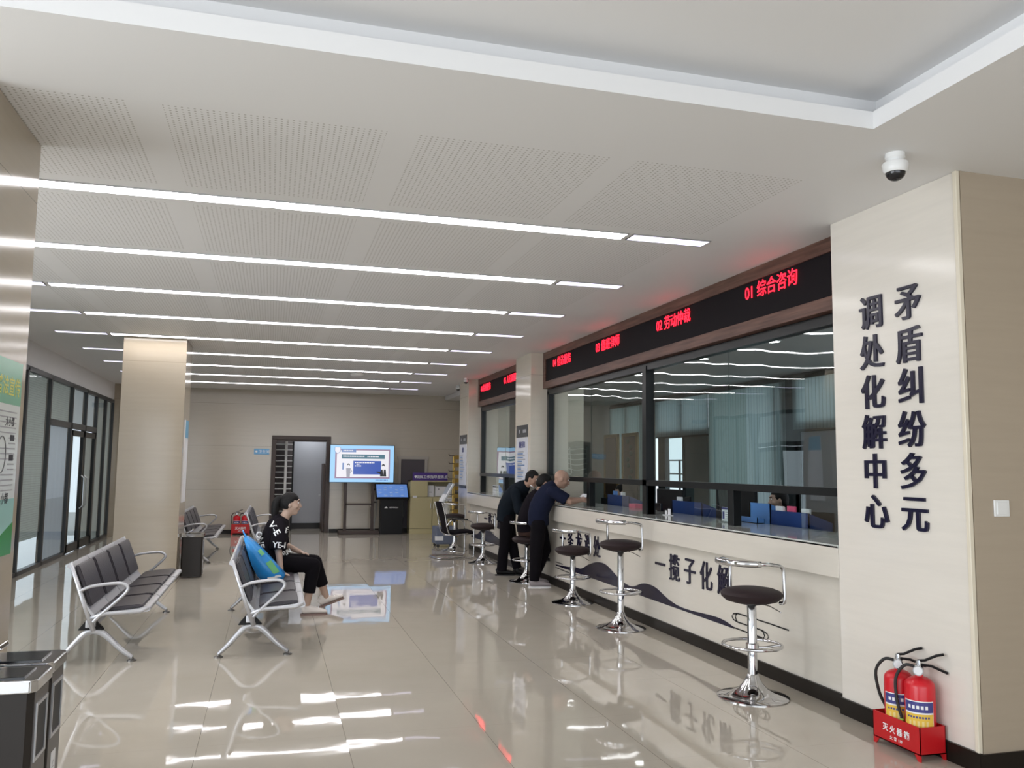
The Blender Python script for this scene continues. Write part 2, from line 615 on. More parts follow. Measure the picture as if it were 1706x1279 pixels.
    def build(s, name, mats, parent=None, smooth=False, loc=None, tf=None, angle=40):
        if tf is not None:
            for v in s.bm.verts:
                v.co = tf @ v.co
        me = bpy.data.meshes.new(name)
        if smooth:
            for f in s.bm.faces:
                f.smooth = True
            for e in s.bm.edges:
                if len(e.link_faces) == 2 and e.calc_face_angle(0) > math.radians(angle):
                    e.smooth = False
        s.bm.to_mesh(me)
        s.bm.free()
        for mm in (mats if isinstance(mats, (list, tuple)) else [mats]):
            me.materials.append(mm)
        o = bpy.data.objects.new(name, me)
        COL.objects.link(o)
        if parent:
            o.parent = parent
        if loc:
            o.location = loc
        return o


def tag(o, label, cat, group=None):
    o['label'] = label
    o['category'] = cat
    if group:
        o['group'] = group
    return o


def struct(o):
    o['kind'] = 'structure'
    return o


def thing(name, label, cat, loc=(0, 0, 0), rz=0.0, group=None):
    o = bpy.data.objects.new(name, None)
    COL.objects.link(o)
    o.empty_display_size = 0.1
    o.location = loc
    o.rotation_euler = (0, 0, rz)
    return tag(o, label, cat, group)


def dup(root, loc, rz, label, group=None):
    r = root.copy()
    COL.objects.link(r)
    r.location = loc
    r.rotation_euler = (0, 0, rz)
    r['label'] = label
    if group:
        r['group'] = group
    for ch in list(root.children):
        c = ch.copy()
        COL.objects.link(c)
        c.parent = r
        for g in list(ch.children):
            d = g.copy()
            COL.objects.link(d)
            d.parent = c
    return r


def face_mx(axis, pos):
    """matrix for lettering on a wall that faces -X, +X or -Y; pos = centre"""
    x, y, z = {'-X': ((0, -1, 0), (0, 0, 1), (-1, 0, 0)), '+X': ((0, 1, 0), (0, 0, 1), (1, 0, 0)), '-Y': ((1, 0, 0), (0, 0, 1), (0, -1, 0))}[axis]
    return Matrix(((x[0], y[0], z[0], pos[0]), (x[1], y[1], z[1], pos[1]), (x[2], y[2], z[2], pos[2]), (0, 0, 0, 1)))


def sbox(name, a, b, m, bev=0.0):
    return struct(MB().box(a, b, 0, bev).build(name, m))


# ================================================================== THE SETTING
CZ = 3.31
sbox('floor', (-7.2, -5.2, -0.2), (4.0, 20.5, 0), M['floor'])
# ceiling with the raised tray
c = MB()
TX, TY = 2.85, 3.45
c.box((-7.2, TY+0.12, CZ), (4.7, 20.5, CZ+0.3))
c.box((TX+0.12, -5.2, CZ), (4.7, TY+0.12, CZ+0.3))
c.box((-7.2, TY, CZ), (TX, TY+0.05, CZ+0.09))
c.box((-7.2, TY+0.05, CZ), (TX+0.05, TY+0.12, CZ+0.03))
c.box((TX, -5.2, CZ), (TX+0.05, TY+0.05, CZ+0.09))
c.box((TX+0.05, -5.2, CZ), (TX+0.12, TY+0.12, CZ+0.03))
c.box((-7.2, -5.2, CZ+0.21), (TX+0.12, TY+0.12, CZ+0.3))
struct(c.build('ceiling', M['ceil']))

# near left pillar, middle column
sbox('pillar', (-2.10, 4.15, 0), (-1.27, 4.98, CZ), M['marble_c'], 0.004)
sbox('pillar', (-2.00, 12.40, 0), (-1.19, 13.22, CZ), M['marble_c'], 0.004)
# text pillar on the right and its two successors
for (y0, y1) in ((3.82, 4.945), (12.05, 12.86), (16.23, 17.02)):
    sbox('pillar', (3.70, y0, 0), (4.55, y1, CZ), M['marble_t'] if y0 < 4 else M['marble'], 0.004)
# vertical edge trim at the corner of the text pillar and the stone wall beyond it
sbox('trim_1', (3.690, 3.806, 0.10), (3.716, 3.832, CZ), M['edge'], 0.003)
sbox('wall_right', (3.72, 3.805, 0.0), (4.7, 3.835, CZ), marble('tan_stone', (0.41, 0.34, 0.26), 0.2, seams=()))
sbox('baseboard_right', (3.684, 3.79, 0), (4.7, 3.80, 0.10), M['plinth'])
sbox('baseboard_pillar', (3.682, 3.792, 0), (3.70, 4.946, 0.105), M['plinth'])
sbox('baseboard_column', (3.685, 12.05, 0), (3.70, 12.86, 0.10), M['plinth'])

# counter: lower panel, plinth, apron
sbox('wall_counter', (3.77, 4.945, 0.10), (4.0, 12.05, 0.874), M['marble_l'])
sbox('wall_counter_rear', (3.77, 12.86, 0.10), (4.0, 16.23, 0.874), M['marble_l'])
sbox('baseboard_counter', (3.752, 4.945, 0), (4.0, 12.05, 0.10), M['plinth'])
sbox('baseboard_counter_rear', (3.752, 12.86, 0), (4.0, 16.23, 0.10), M['plinth'])

def counter(y0, y1, label):
    t = thing('service_counter', label, 'counter', (3.7, y0, 0.875))
    L = y1-y0
    MB().box((0.0, 0, 0), (0.03, L, 0.215), 0, 0.004).build('apron', M['marble_l'], t)
    MB().box((0.0, 0, 0.198), (0.75, L, 0.222), 0, 0.003).build('countertop', M['counter_top'], t)
    MB().box((0.03, 0, 0.0), (0.07, L, 0.198)).build('underside', M['marble_l'], t)
    return t
counter(4.95, 12.04, 'long cream stone service counter in front of the large office window')
counter(12.87, 16.22, 'shorter cream stone service counter beyond the second pillar')

# far wall with a doorway and a second door opening
fw = MB()
YF = 20.5
D0, D1, DZ = 0.06, 1.27, 2.19
fw.box((-3.5, YF, 0), (D0, YF+0.2, CZ))
fw.box((D0, YF, DZ), (D1, YF+0.2, CZ))
fw.box((D1, YF, 0), (4.7, YF+0.2, CZ))
struct(fw.build('wall_far', M['marble_f']))
sbox('baseboard_far', (-3.4, YF-0.015, 0), (D0-0.08, YF, 0.09), M['plinth'])
sbox('baseboard_far_right', (D1+0.08, YF-0.015, 0), (4.6, YF, 0.09), M['plinth'])
sbox('wall_far_side', (4.55, 17.02, 0), (4.7, YF, CZ), M['marble_f'])
sbox('wall_left_pier', (-3.42, 20.05, 0), (-3.2, 20.5, CZ), M['marble_c'])
# door frame of the open doorway
df = MB()
df.box((D0-0.07, YF-0.04, 0), (D0+0.03, YF+0.22, DZ+0.06), 0, 0.006)
df.box((D1-0.03, YF-0.04, 0), (D1+0.07, YF+0.22, DZ+0.06), 0, 0.006)
df.box((D0-0.07, YF-0.045, DZ-0.02), (D1+0.07, YF+0.22, DZ+0.07), 0, 0.006)
d1 = struct(df.build('door_1', M['metal_b']))
MB().box((D0+0.03, YF-0.01, DZ-0.06), (D1-0.03, YF+0.19, DZ-0.02)).build('transom', M['metal_b'], d1)
# the room behind the doorway
sbox('wall_passage_left', (-1.2, 20.7, 0), (-1.1, 24.0, CZ), M['inner_wall'])
sbox('wall_passage_back', (0.36, 21.9, 0.10), (2.6, 22.0, CZ), M['inner_wall'])
sbox('wall_passage_deep', (-1.2, 24.0, 0), (2.7, 24.1, CZ), M['inner_wall'])
sbox('baseboard_passage', (0.36, 21.88, 0), (2.6, 22.0, 0.14), M['plinth'])
sbox('wall_passage_right', (2.6, 20.7, 0), (2.7, 24.1, CZ), M['inner_wall'])
sbox('floor_passage', (-1.2, 20.5, -0.2), (2.7, 24.1, 0), M['floor'])
sbox('ceiling_passage', (-1.2, 20.7, 2.6), (2.7, 24.1, 2.7), M['ceil_plain'])
pl = thing('fill_panel_light', 'added unseen fill light on the passage ceiling behind the far doorway', 'light', (0.9, 21.4, 2.6))  # unseen lamp, added to brighten the passage walls
MB().box((-0.3, -0.3, -0.012), (0.3, 0.3, -0.002)).build('diffuser', mat('passage_fill_glow', (0.9, 0.9, 0.9), 0.5, emit=(0.92, 0.95, 1.0), es=7.0), pl)
MB().box((-0.32, -0.32, -0.010), (0.32, 0.32, 0.0)).build('frame', M['white'], pl)
# closed wooden door inside the passage (seen at an angle)
dd = thing('wooden_door', 'dark wooden door leaf standing open inside the far doorway', 'door', (1.22, 20.75, 0))
MB().box((-0.02, 0, 0.02), (0.02, 0.80, 1.62), 0, 0.004).build('door_leaf', M['wood_d'], dd)
MB().tube([(-0.03, 0.70, 0.85), (-0.07, 0.70, 0.85), (-0.07, 0.60, 0.85)], 0.009, 8).build('door_handle', M['alu'], dd)
# white upright and black stair-like slatted rack seen through the doorway
rk = thing('storage_rack', 'dark storage rack with pale horizontal shelves inside far doorway', 'rack', (0.26, 21.3, 0))
for x in (-0.42, 0.24):
    MB().box((x-0.02, -0.02, 0), (x+0.02, 0.02, 2.2)).build('post', M['black'], rk)
for i in range(13):
    z = 0.45+i*0.135
    MB().box((-0.42, -0.03, z), (0.22, 0.16, z+0.022)).build('shelf', M['white'], rk)
MB().box((-0.42, 0.2, 0), (0.24, 0.22, 2.2)).build('back_panel', mat('rack_back', (0.12, 0.10, 0.10), 0.6), rk)
tag(MB().box((0.30, 21.06, 0), (0.36, 21.12, 2.18), 0, 0.005).build('white_pole', M['white'], None), 'white vertical pole beside the rack inside the far doorway', 'pole')

# second door, partly hidden by the cabinet
d2 = MB()
d2.box((2.95, YF-0.03, 0), (3.02, YF+0.01, 1.80), 0, 0.004)
d2.box((3.60, YF-0.03, 0), (3.67, YF+0.01, 1.80), 0, 0.004)
d2.box((2.93, YF-0.035, 1.745), (3.70, YF+0.01, 1.82), 0, 0.004)
d2o = struct(d2.build('door_2', mat('door_casing', (0.42, 0.38, 0.34), 0.5)))
MB().box((3.02, YF-0.012, 0), (3.60, YF, 1.745)).build('door_panel', mat('purple_grey_door', (0.075, 0.062, 0.072), 0.45), d2o)
MB().tube([(3.08, YF-0.012, 0.9), (3.08, YF-0.06, 0.9), (3.18, YF-0.06, 0.9)], 0.009, 8).build('door_handle', M['alu'], d2o)

# left glazed partition
GX, GZ = -3.38, 2.93
sbox('wall_left_bulkhead', (GX-0.25, 8.9, GZ+0.02), (GX+0.02, 20.5, CZ), M['ceil_plain'])
# pale mortar-grey far pier of the lobby side
sbox('wall_left_return', (-7.2, 8.9, 0), (-3.38, 9.05, CZ), M['marble_c'])
marks = [9.1, 10.7, 12.0, 13.3, 14.64, 16.15, 17.30, 18.30, 19.22, 20.05]
gp = MB()
for y in marks:
    gp.box((GX-0.05, y-0.035, 0), (GX+0.03, y+0.035, GZ))
gp.box((GX-0.05, 9.1, GZ-0.05), (GX+0.03, 20.05, GZ+0.02))
gp.box((GX-0.05, 9.1, 0), (GX+0.03, 16.2, 0.06))
gp.box((GX-0.05, 18.3, 0), (GX+0.03, 20.05, 0.06))
gp.box((GX-0.05, 14.64, 2.17), (GX+0.03, 18.30, 2.27))
wl = struct(gp.build('window_1', M['frame_g']))
for a, b_ in zip(marks, marks[1:]):
    z0, z1 = 0.06, GZ-0.05
    if 16.0 < a < 18.0:
        z0 = 2.27
    MB().box((GX-0.004, a+0.035, z0), (GX+0.004, b_-0.035, z1)).build('pane', M['glass_l'], wl)
def sheet(x, y0, y1, z0, z1):
    # hanging cloth: one sheet with gentle folds
    m = MB()
    n_ = max(4, int((y1-y0)/0.09))
    col_ = [[m.bm.verts.new((x+0.006*math.sin(k*2.2), y0+(y1-y0)*k/n_, z)) for z in (z0, z1)] for k in range(n_+1)]
    for A, B in zip(col_, col_[1:]):
        m.bm.faces.new((A[0], B[0], B[1], A[1]))
    return m
def blind(a, b_, z0, z1, m, label, k=1):
    t = tag(sheet(GX-0.038, a+0.036, b_-0.036, z0, z1).build('window_blind', m), label, 'blind')
    return t
blind(9.1, 10.7, 0.07, 2.88, M['grayblind'], 'grey slatted blind in the glazed partition, behind the near left pillar')
blind(10.7, 12.0, 0.07, 2.88, M['grayblind'], 'grey slatted blind in the glazed partition, second from its near end')
blind(12.0, 13.3, 0.07, 2.88, M['grayblind'], 'grey slatted blind in the glazed partition, third from its near end')
blind(13.3, 14.64, 0.45, 2.88, M['grayblind'], 'tall grey slatted blind right beside the poster pillar in partition')
blind(14.64, 16.15, 2.27, 2.88, M['grayblind'], 'short half-drawn grey slatted blind left of the glass door')
blind(18.30, 19.22, 0.05, 2.9, M['vertblind'], 'full-height grey vertical blind right of the glass door')
blind(19.22, 20.05, 0.05, 2.9, M['vertblind'], 'full-height grey vertical blind at the far end of partition')
for k_, (a, b_) in enumerate(((16.15, 17.30), (17.30, 18.30))):
    tag(sheet(GX-0.038, a+0.04, b_-0.04, 2.27, 2.88).build('frosted_film', blind_mat('film', (0.75, 0.76, 0.78), 5.0, 'Z')), 'pale frosted film in the transom above the %s glass door leaf' % ('left', 'right')[k_], 'window film')
# frosted sheet behind the panel beside the door
tag(sheet(GX-0.038, 14.68, 16.11, 0.06, 2.17).build('frosted_screen', blind_mat('frosted', (0.62, 0.66, 0.74), 5.0, 'Z')), 'pale blue-grey screen behind glass left of the glass door', 'screen')
gd = thing('glass_door', 'dark framed double glass door in the left glazed partition', 'door', (GX, 16.2, 0))
for (a, b_) in ((0.0, 1.03), (1.05, 2.06)):
    f = MB()
    f.box((-0.03, a, 0.02), (0.03, a+0.09, 2.15)); f.box((-0.03, b_-0.09, 0.02), (0.03, b_, 2.15))
    f.box((-0.03, a, 2.05), (0.03, b_, 2.15)); f.box((-0.03, a, 0.02), (0.03, b_, 0.17))
    lf = f.build('door_leaf', M['frame'], gd)
    MB().box((-0.004, a+0.09, 0.17), (0.004, b_-0.09, 2.05)).build('pane', M['glass_l'], lf)
    MB().tube([(0.03, (a+b_)/2+ (0.40 if a == 0 else -0.40), 0.75), (0.08, (a+b_)/2+(0.40 if a == 0 else -0.40), 0.8), (0.08, (a+b_)/2+(0.40 if a == 0 else -0.40), 1.3), (0.03, (a+b_)/2+(0.40 if a == 0 else -0.40), 1.35)], 0.012, 8).build('handle', M['alu'], lf)
blind(17.25, 18.25, 0.15, 2.1, M['vertblind'], 'grey vertical blind hanging behind the right glass door leaf')
sbox('ground', (-14, 9.05, -0.25), (-3.38, 30, -0.01), M['outside'])

# lobby side behind and left of the camera (windows that let the daylight in)
ww = MB()
for y in (-5.0, -2.6, 0.0, 2.4, 4.7, 7.0, 8.85):
    ww.box((-7.1, y-0.05, 0), (-7.0, y+0.05, 3.15))
ww.box((-7.1, -5.0, 3.1), (-7.0, 8.9, CZ)); ww.box((-7.1, -5.0, 0), (-7.0, 8.9, 0.1))
struct(ww.build('window_2', M['frame_g']))
wb = MB()
for x in (-7.0, -4.6, -2.2, 0.2, 2.6, 4.6):
    wb.box((x-0.05, -5.1, 0), (x+0.05, -5.0, 3.15))
wb.box((-7.0, -5.1, 3.1), (4.7, -5.0, CZ)); wb.box((-7.0, -5.1, 0), (4.7, -5.0, 0.1))
struct(wb.build('window_3', M['frame_g']))
sbox('wall_near_right', (4.6, -5.1, 0), (4.7, 3.8, CZ), M['marble_c'])
sbox('floor_near_right', (4.0, -5.2, -0.2), (4.7, 3.8, 0), M['floor'])

# ================================================================== OFFICE BEHIND THE COUNTER
sbox('floor_office', (4.0, 4.9, -0.2), (8.6, 20.4, 0), M['office_floor'])
sbox('ceiling_office', (4.06, 4.9, 3.2), (8.6, 20.4, 3.3), M['office_ceil'])
sbox('wall_office_far', (4.7, 20.3, 0), (8.6, 20.4, 3.3), M['office_wall'])
sbox('wall_office_near', (4.55, 4.85, 0), (8.6, 4.94, 3.3), M['office_wall'])
# head wall above the windows
sbox('wall_head', (4.02, 4.945, 2.735), (4.10, 12.05, CZ), M['ceil_plain'])
sbox('wall_head_rear', (4.02, 12.86, 2.735), (4.10, 16.23, CZ), M['ceil_plain'])

def office_window(idx, y0, y1, muls, joints, posts):
    f = MB()
    X0, X1 = 3.96, 4.06
    Z0, Z1, ZR = 1.097, 2.73, 1.44
    for y in [y0+0.03, y1-0.03]:
        f.box((X0, y-0.045, Z0), (X1, y+0.045, Z1))
    for y in muls:
        f.box((X0-0.01, y-0.05, Z0), (X1, y+0.05, Z1))
    f.box((X0, y0, Z1-0.05), (X1, y1, Z1+0.03))
    f.box((X0-0.01, y0, ZR-0.03), (X1, y1, ZR+0.03))
    o = struct(f.build('window_%d' % idx, M['frame']))
    ys = sorted([y0]+muls+joints+[y1])
    for a, b_ in zip(ys, ys[1:]):
        MB().box((4.0, a+0.02, ZR+0.03), (4.012, b_-0.004, Z1-0.05)).build('pane', M['glass'], o)
    for p in posts:
        MB().box((X0+0.01, p-0.05, Z0), (X1-0.01, p+0.05, ZR-0.03), 0, 0.003).build('post', M['frame'], o)
    for (a, b_) in zip([y0+0.1]+[p for p in posts], [p for p in posts]+[y1-0.1]):
        if b_-a > 1.6:
            MB().box((4.02, a+0.06, Z0), (4.03, a+0.06+(b_-a)*0.40, ZR-0.03)).build('pane', M['glass'], o)
    return o
office_window(4, 4.96, 12.04, [8.58], [6.84, 10.3], [6.80, 8.58, 10.35])
office_window(5, 12.87, 16.22, [], [14.5], [14.5])

# LED sign boards with walnut surrounds
def led_sign(y0, y1, texts, label, end):
    t = thing('led_sign_board', label, 'sign', (3.89, y0, 2.765))
    L = y1-y0
    s = MB()
    s.box((0.0, 0, 0), (0.13, L, 0.105), 0, 0.003)
    s.box((0.0, 0, 0.435), (0.13, L, 0.545), 0, 0.003)
    s.box((0.0, L-0.10, 0.105), (0.13, L, 0.435))
    s.box((0.0, 0, 0.105), (0.13, 0.02, 0.435))
    s.build('walnut_surround', M['wood'], t)
    MB().box((0.015, 0.02, 0.105), (0.1, L-0.10, 0.435)).build('screen_panel', M['led_s'], t)
    for (yc, z, txt, wd) in texts:
        m = MB()
        m.text(txt, 0.150, face_mx('-X', (0.013, yc-y0, z-2.765)), 0.004, 0.001, sx=wd)
        m.build('lit_lettering', M['led'], t)
    return t
led_sign(4.96, 12.04, [(6.01, 3.115, '01 综合咨询', 0.97), (7.77, 3.11, '02 劳动仲裁', 0.97), (9.53, 3.11, '03 值班律师', 0.97), (11.22, 3.11, '04 信访服务', 0.97)],
         'long black LED sign with red characters above the large window', 0)
led_sign(12.87, 16.22, [(13.95, 3.11, '05 人民调解', 0.97), (15.65, 3.11, '06 检察服务', 0.97)],
         'shorter black LED sign with red characters above the farther window', 0)

# back windows of the office (X = 8.4)
ob = MB()
BX = 8.4
for y in (11.0, 12.25, 13.0-0.2, 15.1, 16.28, 17.45, 18.3, 19.2, 20.2, 9.4, 7.6, 5.0):
    ob.box((BX, y-0.045, 0), (BX+0.10, y+0.045, 3.2))
ob.box((BX, 12.14, 0), (BX+0.10, 12.62, 3.2))
ob.box((BX, 4.9, 3.12), (BX+0.10, 20.3, 3.2))
ob.box((BX, 15.1, 2.26), (BX+0.10, 17.5, 2.42))
ob.box((BX, 10.2, 2.22), (BX+0.10, 12.2, 2.40))
ob.box((BX, 4.9, 0), (BX+0.10, 20.3, 0.12))
ob.box((BX, 17.15, 0), (BX+0.10, 17.5, 2.3))
bo = struct(ob.build('window_6', M['office_frame']))
def office_blind(y0, y1, z0, z1, m, label, x=BX-0.05):
    t = thing('roller_blind', label, 'blind', (x, y0, 0))
    q = sheet(-0.01, 0, y1-y0, z0, z1).build('blind_cloth', m, t)
    MB().box((-0.03, 0.014, z1-0.03), (0.05, y1-y0-0.014, z1+0.02), 0, 0.004).build('head_rail', M['office_frame'], t)
    MB().box((-0.018, 0.014, z0-0.012), (0.0, y1-y0-0.014, z0+0.012), 0, 0.003).build('bottom_bar', M['office_frame'], t)
office_blind(16.21, 17.50, 2.28, 3.12, M['tealblind_b'], 'pale teal blind above the clear glass door in the office')
office_blind(15.09, 16.215, 2.28, 3.12, M['tealblind_b'], 'short pale teal blind right of the palest one in the office')
office_blind(13.69, 15.095, 0.1, 3.12, M['tealblind'], 'tall dark teal blind reaching the floor in mid office window')
office_blind(12.45, 13.695, 0.1, 3.12, M['tealblind_b'], 'tall lighter teal blind left of the dark post in office')
office_blind(9.4, 12.25, 2.25, 3.12, M['tealblind_b'], 'short pale blind at the right end of the office window')
office_blind(17.495, 18.30, 0.1, 3.12, M['tealblind'], 'narrow teal blind left of the clear glass door in office')
office_blind(18.295, 19.20, 0.1, 3.12, M['tealblind'], 'teal blind behind the right gold framed panel')
office_blind(19.195, 20.2, 0.1, 3.12, M['tealblind'], 'teal blind behind the left gold framed panel')
sbox('door_3', (BX+0.02, 15.05, 0.1), (BX+0.06, 16.28, 2.30), mat('teal_panel', (0.12, 0.16, 0.17), 0.3))
sbox('door_4', (BX+0.02, 9.4, 0.1), (BX+0.06, 12.16, 2.25), mat('grey_glass_panel', (0.24, 0.25, 0.29), 0.3))
struct(MB().box((BX+0.02, 16.33, 0.1), (BX+0.04, 17.15, 2.3)).build('window_7', M['glass']))
sbox('ground_office_side', (8.6, 2, -0.3), (20, 30, -0.05), M['outside'])
# railing outside the office door
rl = thing('balcony_railing', 'grey metal railing outside the clear office door', 'railing', (9.6, 17.9, 0))
for z in (1.12, 1.45, 1.78):
    MB().box((-0.02, -1.6, z), (0.02, 1.6, z+0.035)).build('rail', M['frame_g'], rl)
for y in (-1.5, -0.9, -0.3, 0.3, 0.9, 1.5):
    MB().box((-0.02, y-0.02, 0), (0.02, y+0.02, 1.78)).build('post', M['frame_g'], rl)
# gold framed panels standing by the blinds
for i, (yc, lab) in enumerate(((19.55, 'left gold framed brown panel in front of the office blinds'), (18.42, 'right gold framed ornamental panel in front of the office blinds'))):
    t = thing('framed_panel', lab, 'panel', (8.12, yc, 0), 0, None)
    o_ = [(-0.42, 0.9), (0.42, 0.9), (0.42, 2.42), (-0.42, 2.42)]
    f = MB()
    f.box((-0.03, -0.44, 0.85), (0.03, -0.36, 2.42), 0, 0.01); f.box((-0.03, 0.36, 0.85), (0.03, 0.44, 2.42), 0, 0.01)
    f.box((-0.03, -0.44, 2.34), (0.03, 0.44, 2.42), 0, 0.01); f.box((-0.03, -0.44, 0.85), (0.03, 0.44, 0.93), 0, 0.01)
    f.build('frame', mat('gold_frame', (0.42, 0.27, 0.10), 0.5), t)
    b_ = MB().box((-0.015, -0.37, 0.92), (0.015, 0.37, 2.35))
    if i:
        for k in range(9):
            b_.ball((-0.018, 0.12*math.sin(k*1.7), 1.1+k*0.14), (0.008, 0.10, 0.06), 1, 2)
    b_.build('panel_board', [mat('brown_board', (0.13, 0.085, 0.06), 0.5), mat('ornament_green', (0.06, 0.09, 0.06), 0.5)], t)
    MB().box((-0.15, -0.3, 0), (0.15, 0.3, 0.85)).build('stand', M['office_frame'], t)

# round downlights
def smooth_pts(P, k=5):
    out = []
    for i in range(len(P)-1):
        p0, p1, p2, p3 = P[max(i-1, 0)], P[i], P[i+1], P[min(i+2, len(P)-1)]
        for j in range(k):
            t = j/k
            out.append(tuple(0.5*((2*p1[a]) + (-p0[a]+p2[a])*t + (2*p0[a]-5*p1[a]+4*p2[a]-p3[a])*t*t + (-p0[a]+3*p1[a]-3*p2[a]+p3[a])*t**3) for a in range(2)))
    out.append(P[-1])
    return out
for i, (x, y, lab) in enumerate(((5.9, 9.03, 'right downlight behind the office glass'), (5.9, 10.8, 'middle downlight behind the office glass'), (5.93, 13.1, 'left downlight just beside the window mullion'))):
    t = thing('downlight', 'small round bright '+lab, 'light', (x, y, 3.17), 0, 'office downlights')
    MB().lathe([(0.09, 0.03), (0.09, 0.0), (0.075, -0.005), (0.07, 0.01)]).build('trim_ring', M['white'], t, True)
    MB().lathe([(0.07, 0.012), (0.07, -0.004)]).build('lamp', M['spot'], t)

for (x, y) in ((5.1, 6.2), (5.1, 15.2), (5.1, 11.2)):  # added fill lamps, kept out of view, to light the office
    t = thing('fill_panel_light', 'added square fill light on the office ceiling, out of view, %s' % {6.2: 'nearest', 15.2: 'farthest', 11.2: 'middle'}[y], 'light', (x, y, 3.2))
    MB().box((-0.3, -0.3, -0.012), (0.3, 0.3, -0.002)).build('diffuser', mat('office_fill_glow', (0.9, 0.9, 0.9), 0.5, emit=(0.9, 0.96, 1.0), es=5.0), t)
    MB().box((-0.32, -0.32, -0.010), (0.32, 0.32, 0.0)).build('frame', M['white'], t)
# desks and what stands on them
dsk = thing('office_desk', 'long dark office desk behind the service counter', 'desk', (4.56, 5.0, 0))
MB().box((0, 0, 0.72), (0.75, 11.2, 0.76), 0, 0.004).build('desktop', M['frame_g'], dsk)
for y in (0.1, 2.8, 5.6, 8.4, 11.1):
    MB().box((0.05, y-0.02, 0), (0.7, y+0.02, 0.72)).build('panel_leg', M['frame_g'], dsk)

def monitor(y, x, w_, z, h_, rz, label):
    t = thing('computer_monitor', label, 'monitor', (x, y, 0.76), rz, 'monitors on the office desk')
    MB().box((-0.02, -w_/2, z-0.76), (0.02, w_/2, z-0.76+h_), 0, 0.006).build('display', M['black'], t)
    MB().tube([(0.03, 0, 0.01), (0.03, 0, z-0.60)], 0.02, 8).build('stand_neck', M['black'], t)
    MB().box((-0.09, -0.11, 0), (0.13, 0.11, 0.012), 0, 0.004).build('stand_base', M['black'], t)
    return t
monitor(8.02, 4.75, 0.72, 0.98, 0.42, 0.05, 'black monitor back left of the upright card holder')
monitor(5.75, 4.72, 0.75, 0.94, 0.44, 0.0, 'black monitor back at the right end of the office window')
monitor(9.62, 4.78, 0.60, 0.98, 0.36, 0.08, 'black monitor back just left of the window mullion')
monitor(11.35, 5.02, 0.60, 0.98, 0.42, -0.05, 'black monitor back behind the bald person\'s phone')
monitor(7.75-0.7, 5.05, 0.40, 0.90, 0.30, 0.3, 'small black monitor behind the seated clerk\'s blue files')
def filebox(y, x, w_, z1, m, label, name='file_holder', cat='file holder', items=None, z0=0.762):
    t = thing(name, label, cat, (x, y, z0))
    h_ = z1-z0
    b_ = MB()
    b_.box((0, -w_/2, 0), (0.012, w_/2, h_)); b_.box((0.24, -w_/2, 0), (0.252, w_/2, h_*0.8))
    b_.prism([(0, 0), (0.252, 0), (0.252, h_*0.8), (0, h_)], -w_/2, -w_/2+0.012); b_.prism([(0, 0), (0.252, 0), (0.252, h_*0.8), (0, h_)], w_/2-0.012, w_/2)
    b_.box((0, -w_/2, 0), (0.25, w_/2, 0.01))
    b_.build('holder_body', m, t)
    for k, (yy, hh, mm) in enumerate(items or []):
        MB().box((0.04+0.03*k, yy-0.05, 0.012), (0.06+0.03*k, yy+0.07, h_+hh)).build('folder', mm, t)
    return t
filebox(10.85, 4.6, 0.75, 1.225, M['blue_file'], 'navy file holder left of the window mullion, pale papers on top', items=[(0.2, 0.05, M['lblue_file']), (0.0, 0.04, M['paper'])])
filebox(8.85, 4.6, 0.72, 1.225, M['blue_file'], 'navy file holder right of the window mullion', items=[(0.25, 0.04, M['paper']), (0.1, 0.05, M['black'])])
filebox(6.85, 4.6, 0.60, 1.215, M['blue_file'], 'navy file holder in front of the seated clerk', items=[(0.2, 0.04, M['paper']), (0.06, 0.045, M['pink']), (-0.12, 0.03, M['paper'])])
fb = filebox(7.30, 4.42, 0.30, 1.255, M['lblue_file'], 'light blue file box with a white label beside the clerk', 'file_box', 'file box', z0=1.1)
fb.location = (4.38, 7.17, 1.099)
for c_ in fb.children:
    c_.scale = (0.3, 1.0, 0.33)
fb2 = filebox(7.36, 4.62, 0.36, 1.27, M['lblue_file'], 'tall light blue folder rack standing on the desk by the clerk', 'folder_rack', 'file box')
tag(MB().box((4.50, 10.05, 0.76), (4.60, 10.25, 1.14), 0, 0.003).build('pink_box', M['pink']), 'small pink box standing left of the window mullion', 'box')
tag(MB().box((4.42, 9.15, 1.099), (4.45, 9.32, 1.19), 0, 0.003).build('desk_phone_screen', M['black_s']), 'small black screen on the counter right of the mullion', 'screen')
ch = thing('card_holder', 'clear upright card holder with a white notice on the counter', 'card holder', (4.17, 7.2, 1.098))
MB().box((-0.03, -0.11, 0), (0.04, 0.11, 0.008)).build('foot', M['alu'], ch)
cp = MB().box((-0.002, -0.10, 0.0), (0.004, 0.10, 0.14), 0)
cp.box((-0.004, -0.10, 0.118), (-0.002, 0.10, 0.138), 1)
cp.box((-0.004, 0.05, 0.03), (-0.002, 0.085, 0.10), 1)
for k in range(4):
    cp.box((-0.004, -0.08, 0.03+k*0.02), (-0.002, 0.03, 0.036+k*0.02), 2)
cp.build('notice', [M['paper'], M['lblue'], M['inkg']], ch)
ch2 = thing('card_holder', 'tiny clear card holder on the counter nearer the mullion', 'card holder', (4.12, 8.35, 1.098))
MB().box((-0.03, -0.07, 0), (0.03, 0.07, 0.006)).build('foot', M['paper'], ch2)
MB().box((0, -0.06, 0), (0.004, 0.0, 0.07)).box((0, 0.03, 0), (0.004, 0.07, 0.05)).build('notice', M['paper'], ch2)
cc = thing('card_holder', 'white card holder with dark heading on the farther counter', 'card holder', (4.14, 15.7, 1.098))
MB().box((-0.002, -0.22, 0), (0.004, 0.22, 0.14), 0).box((-0.004, -0.2, 0.10), (-0.002, 0.2, 0.125), 1).box((-0.004, -0.15, 0.04), (-0.002, 0.15, 0.055), 2).build('notice', [M['paper'], M['ink'], M['inkg']], cc)
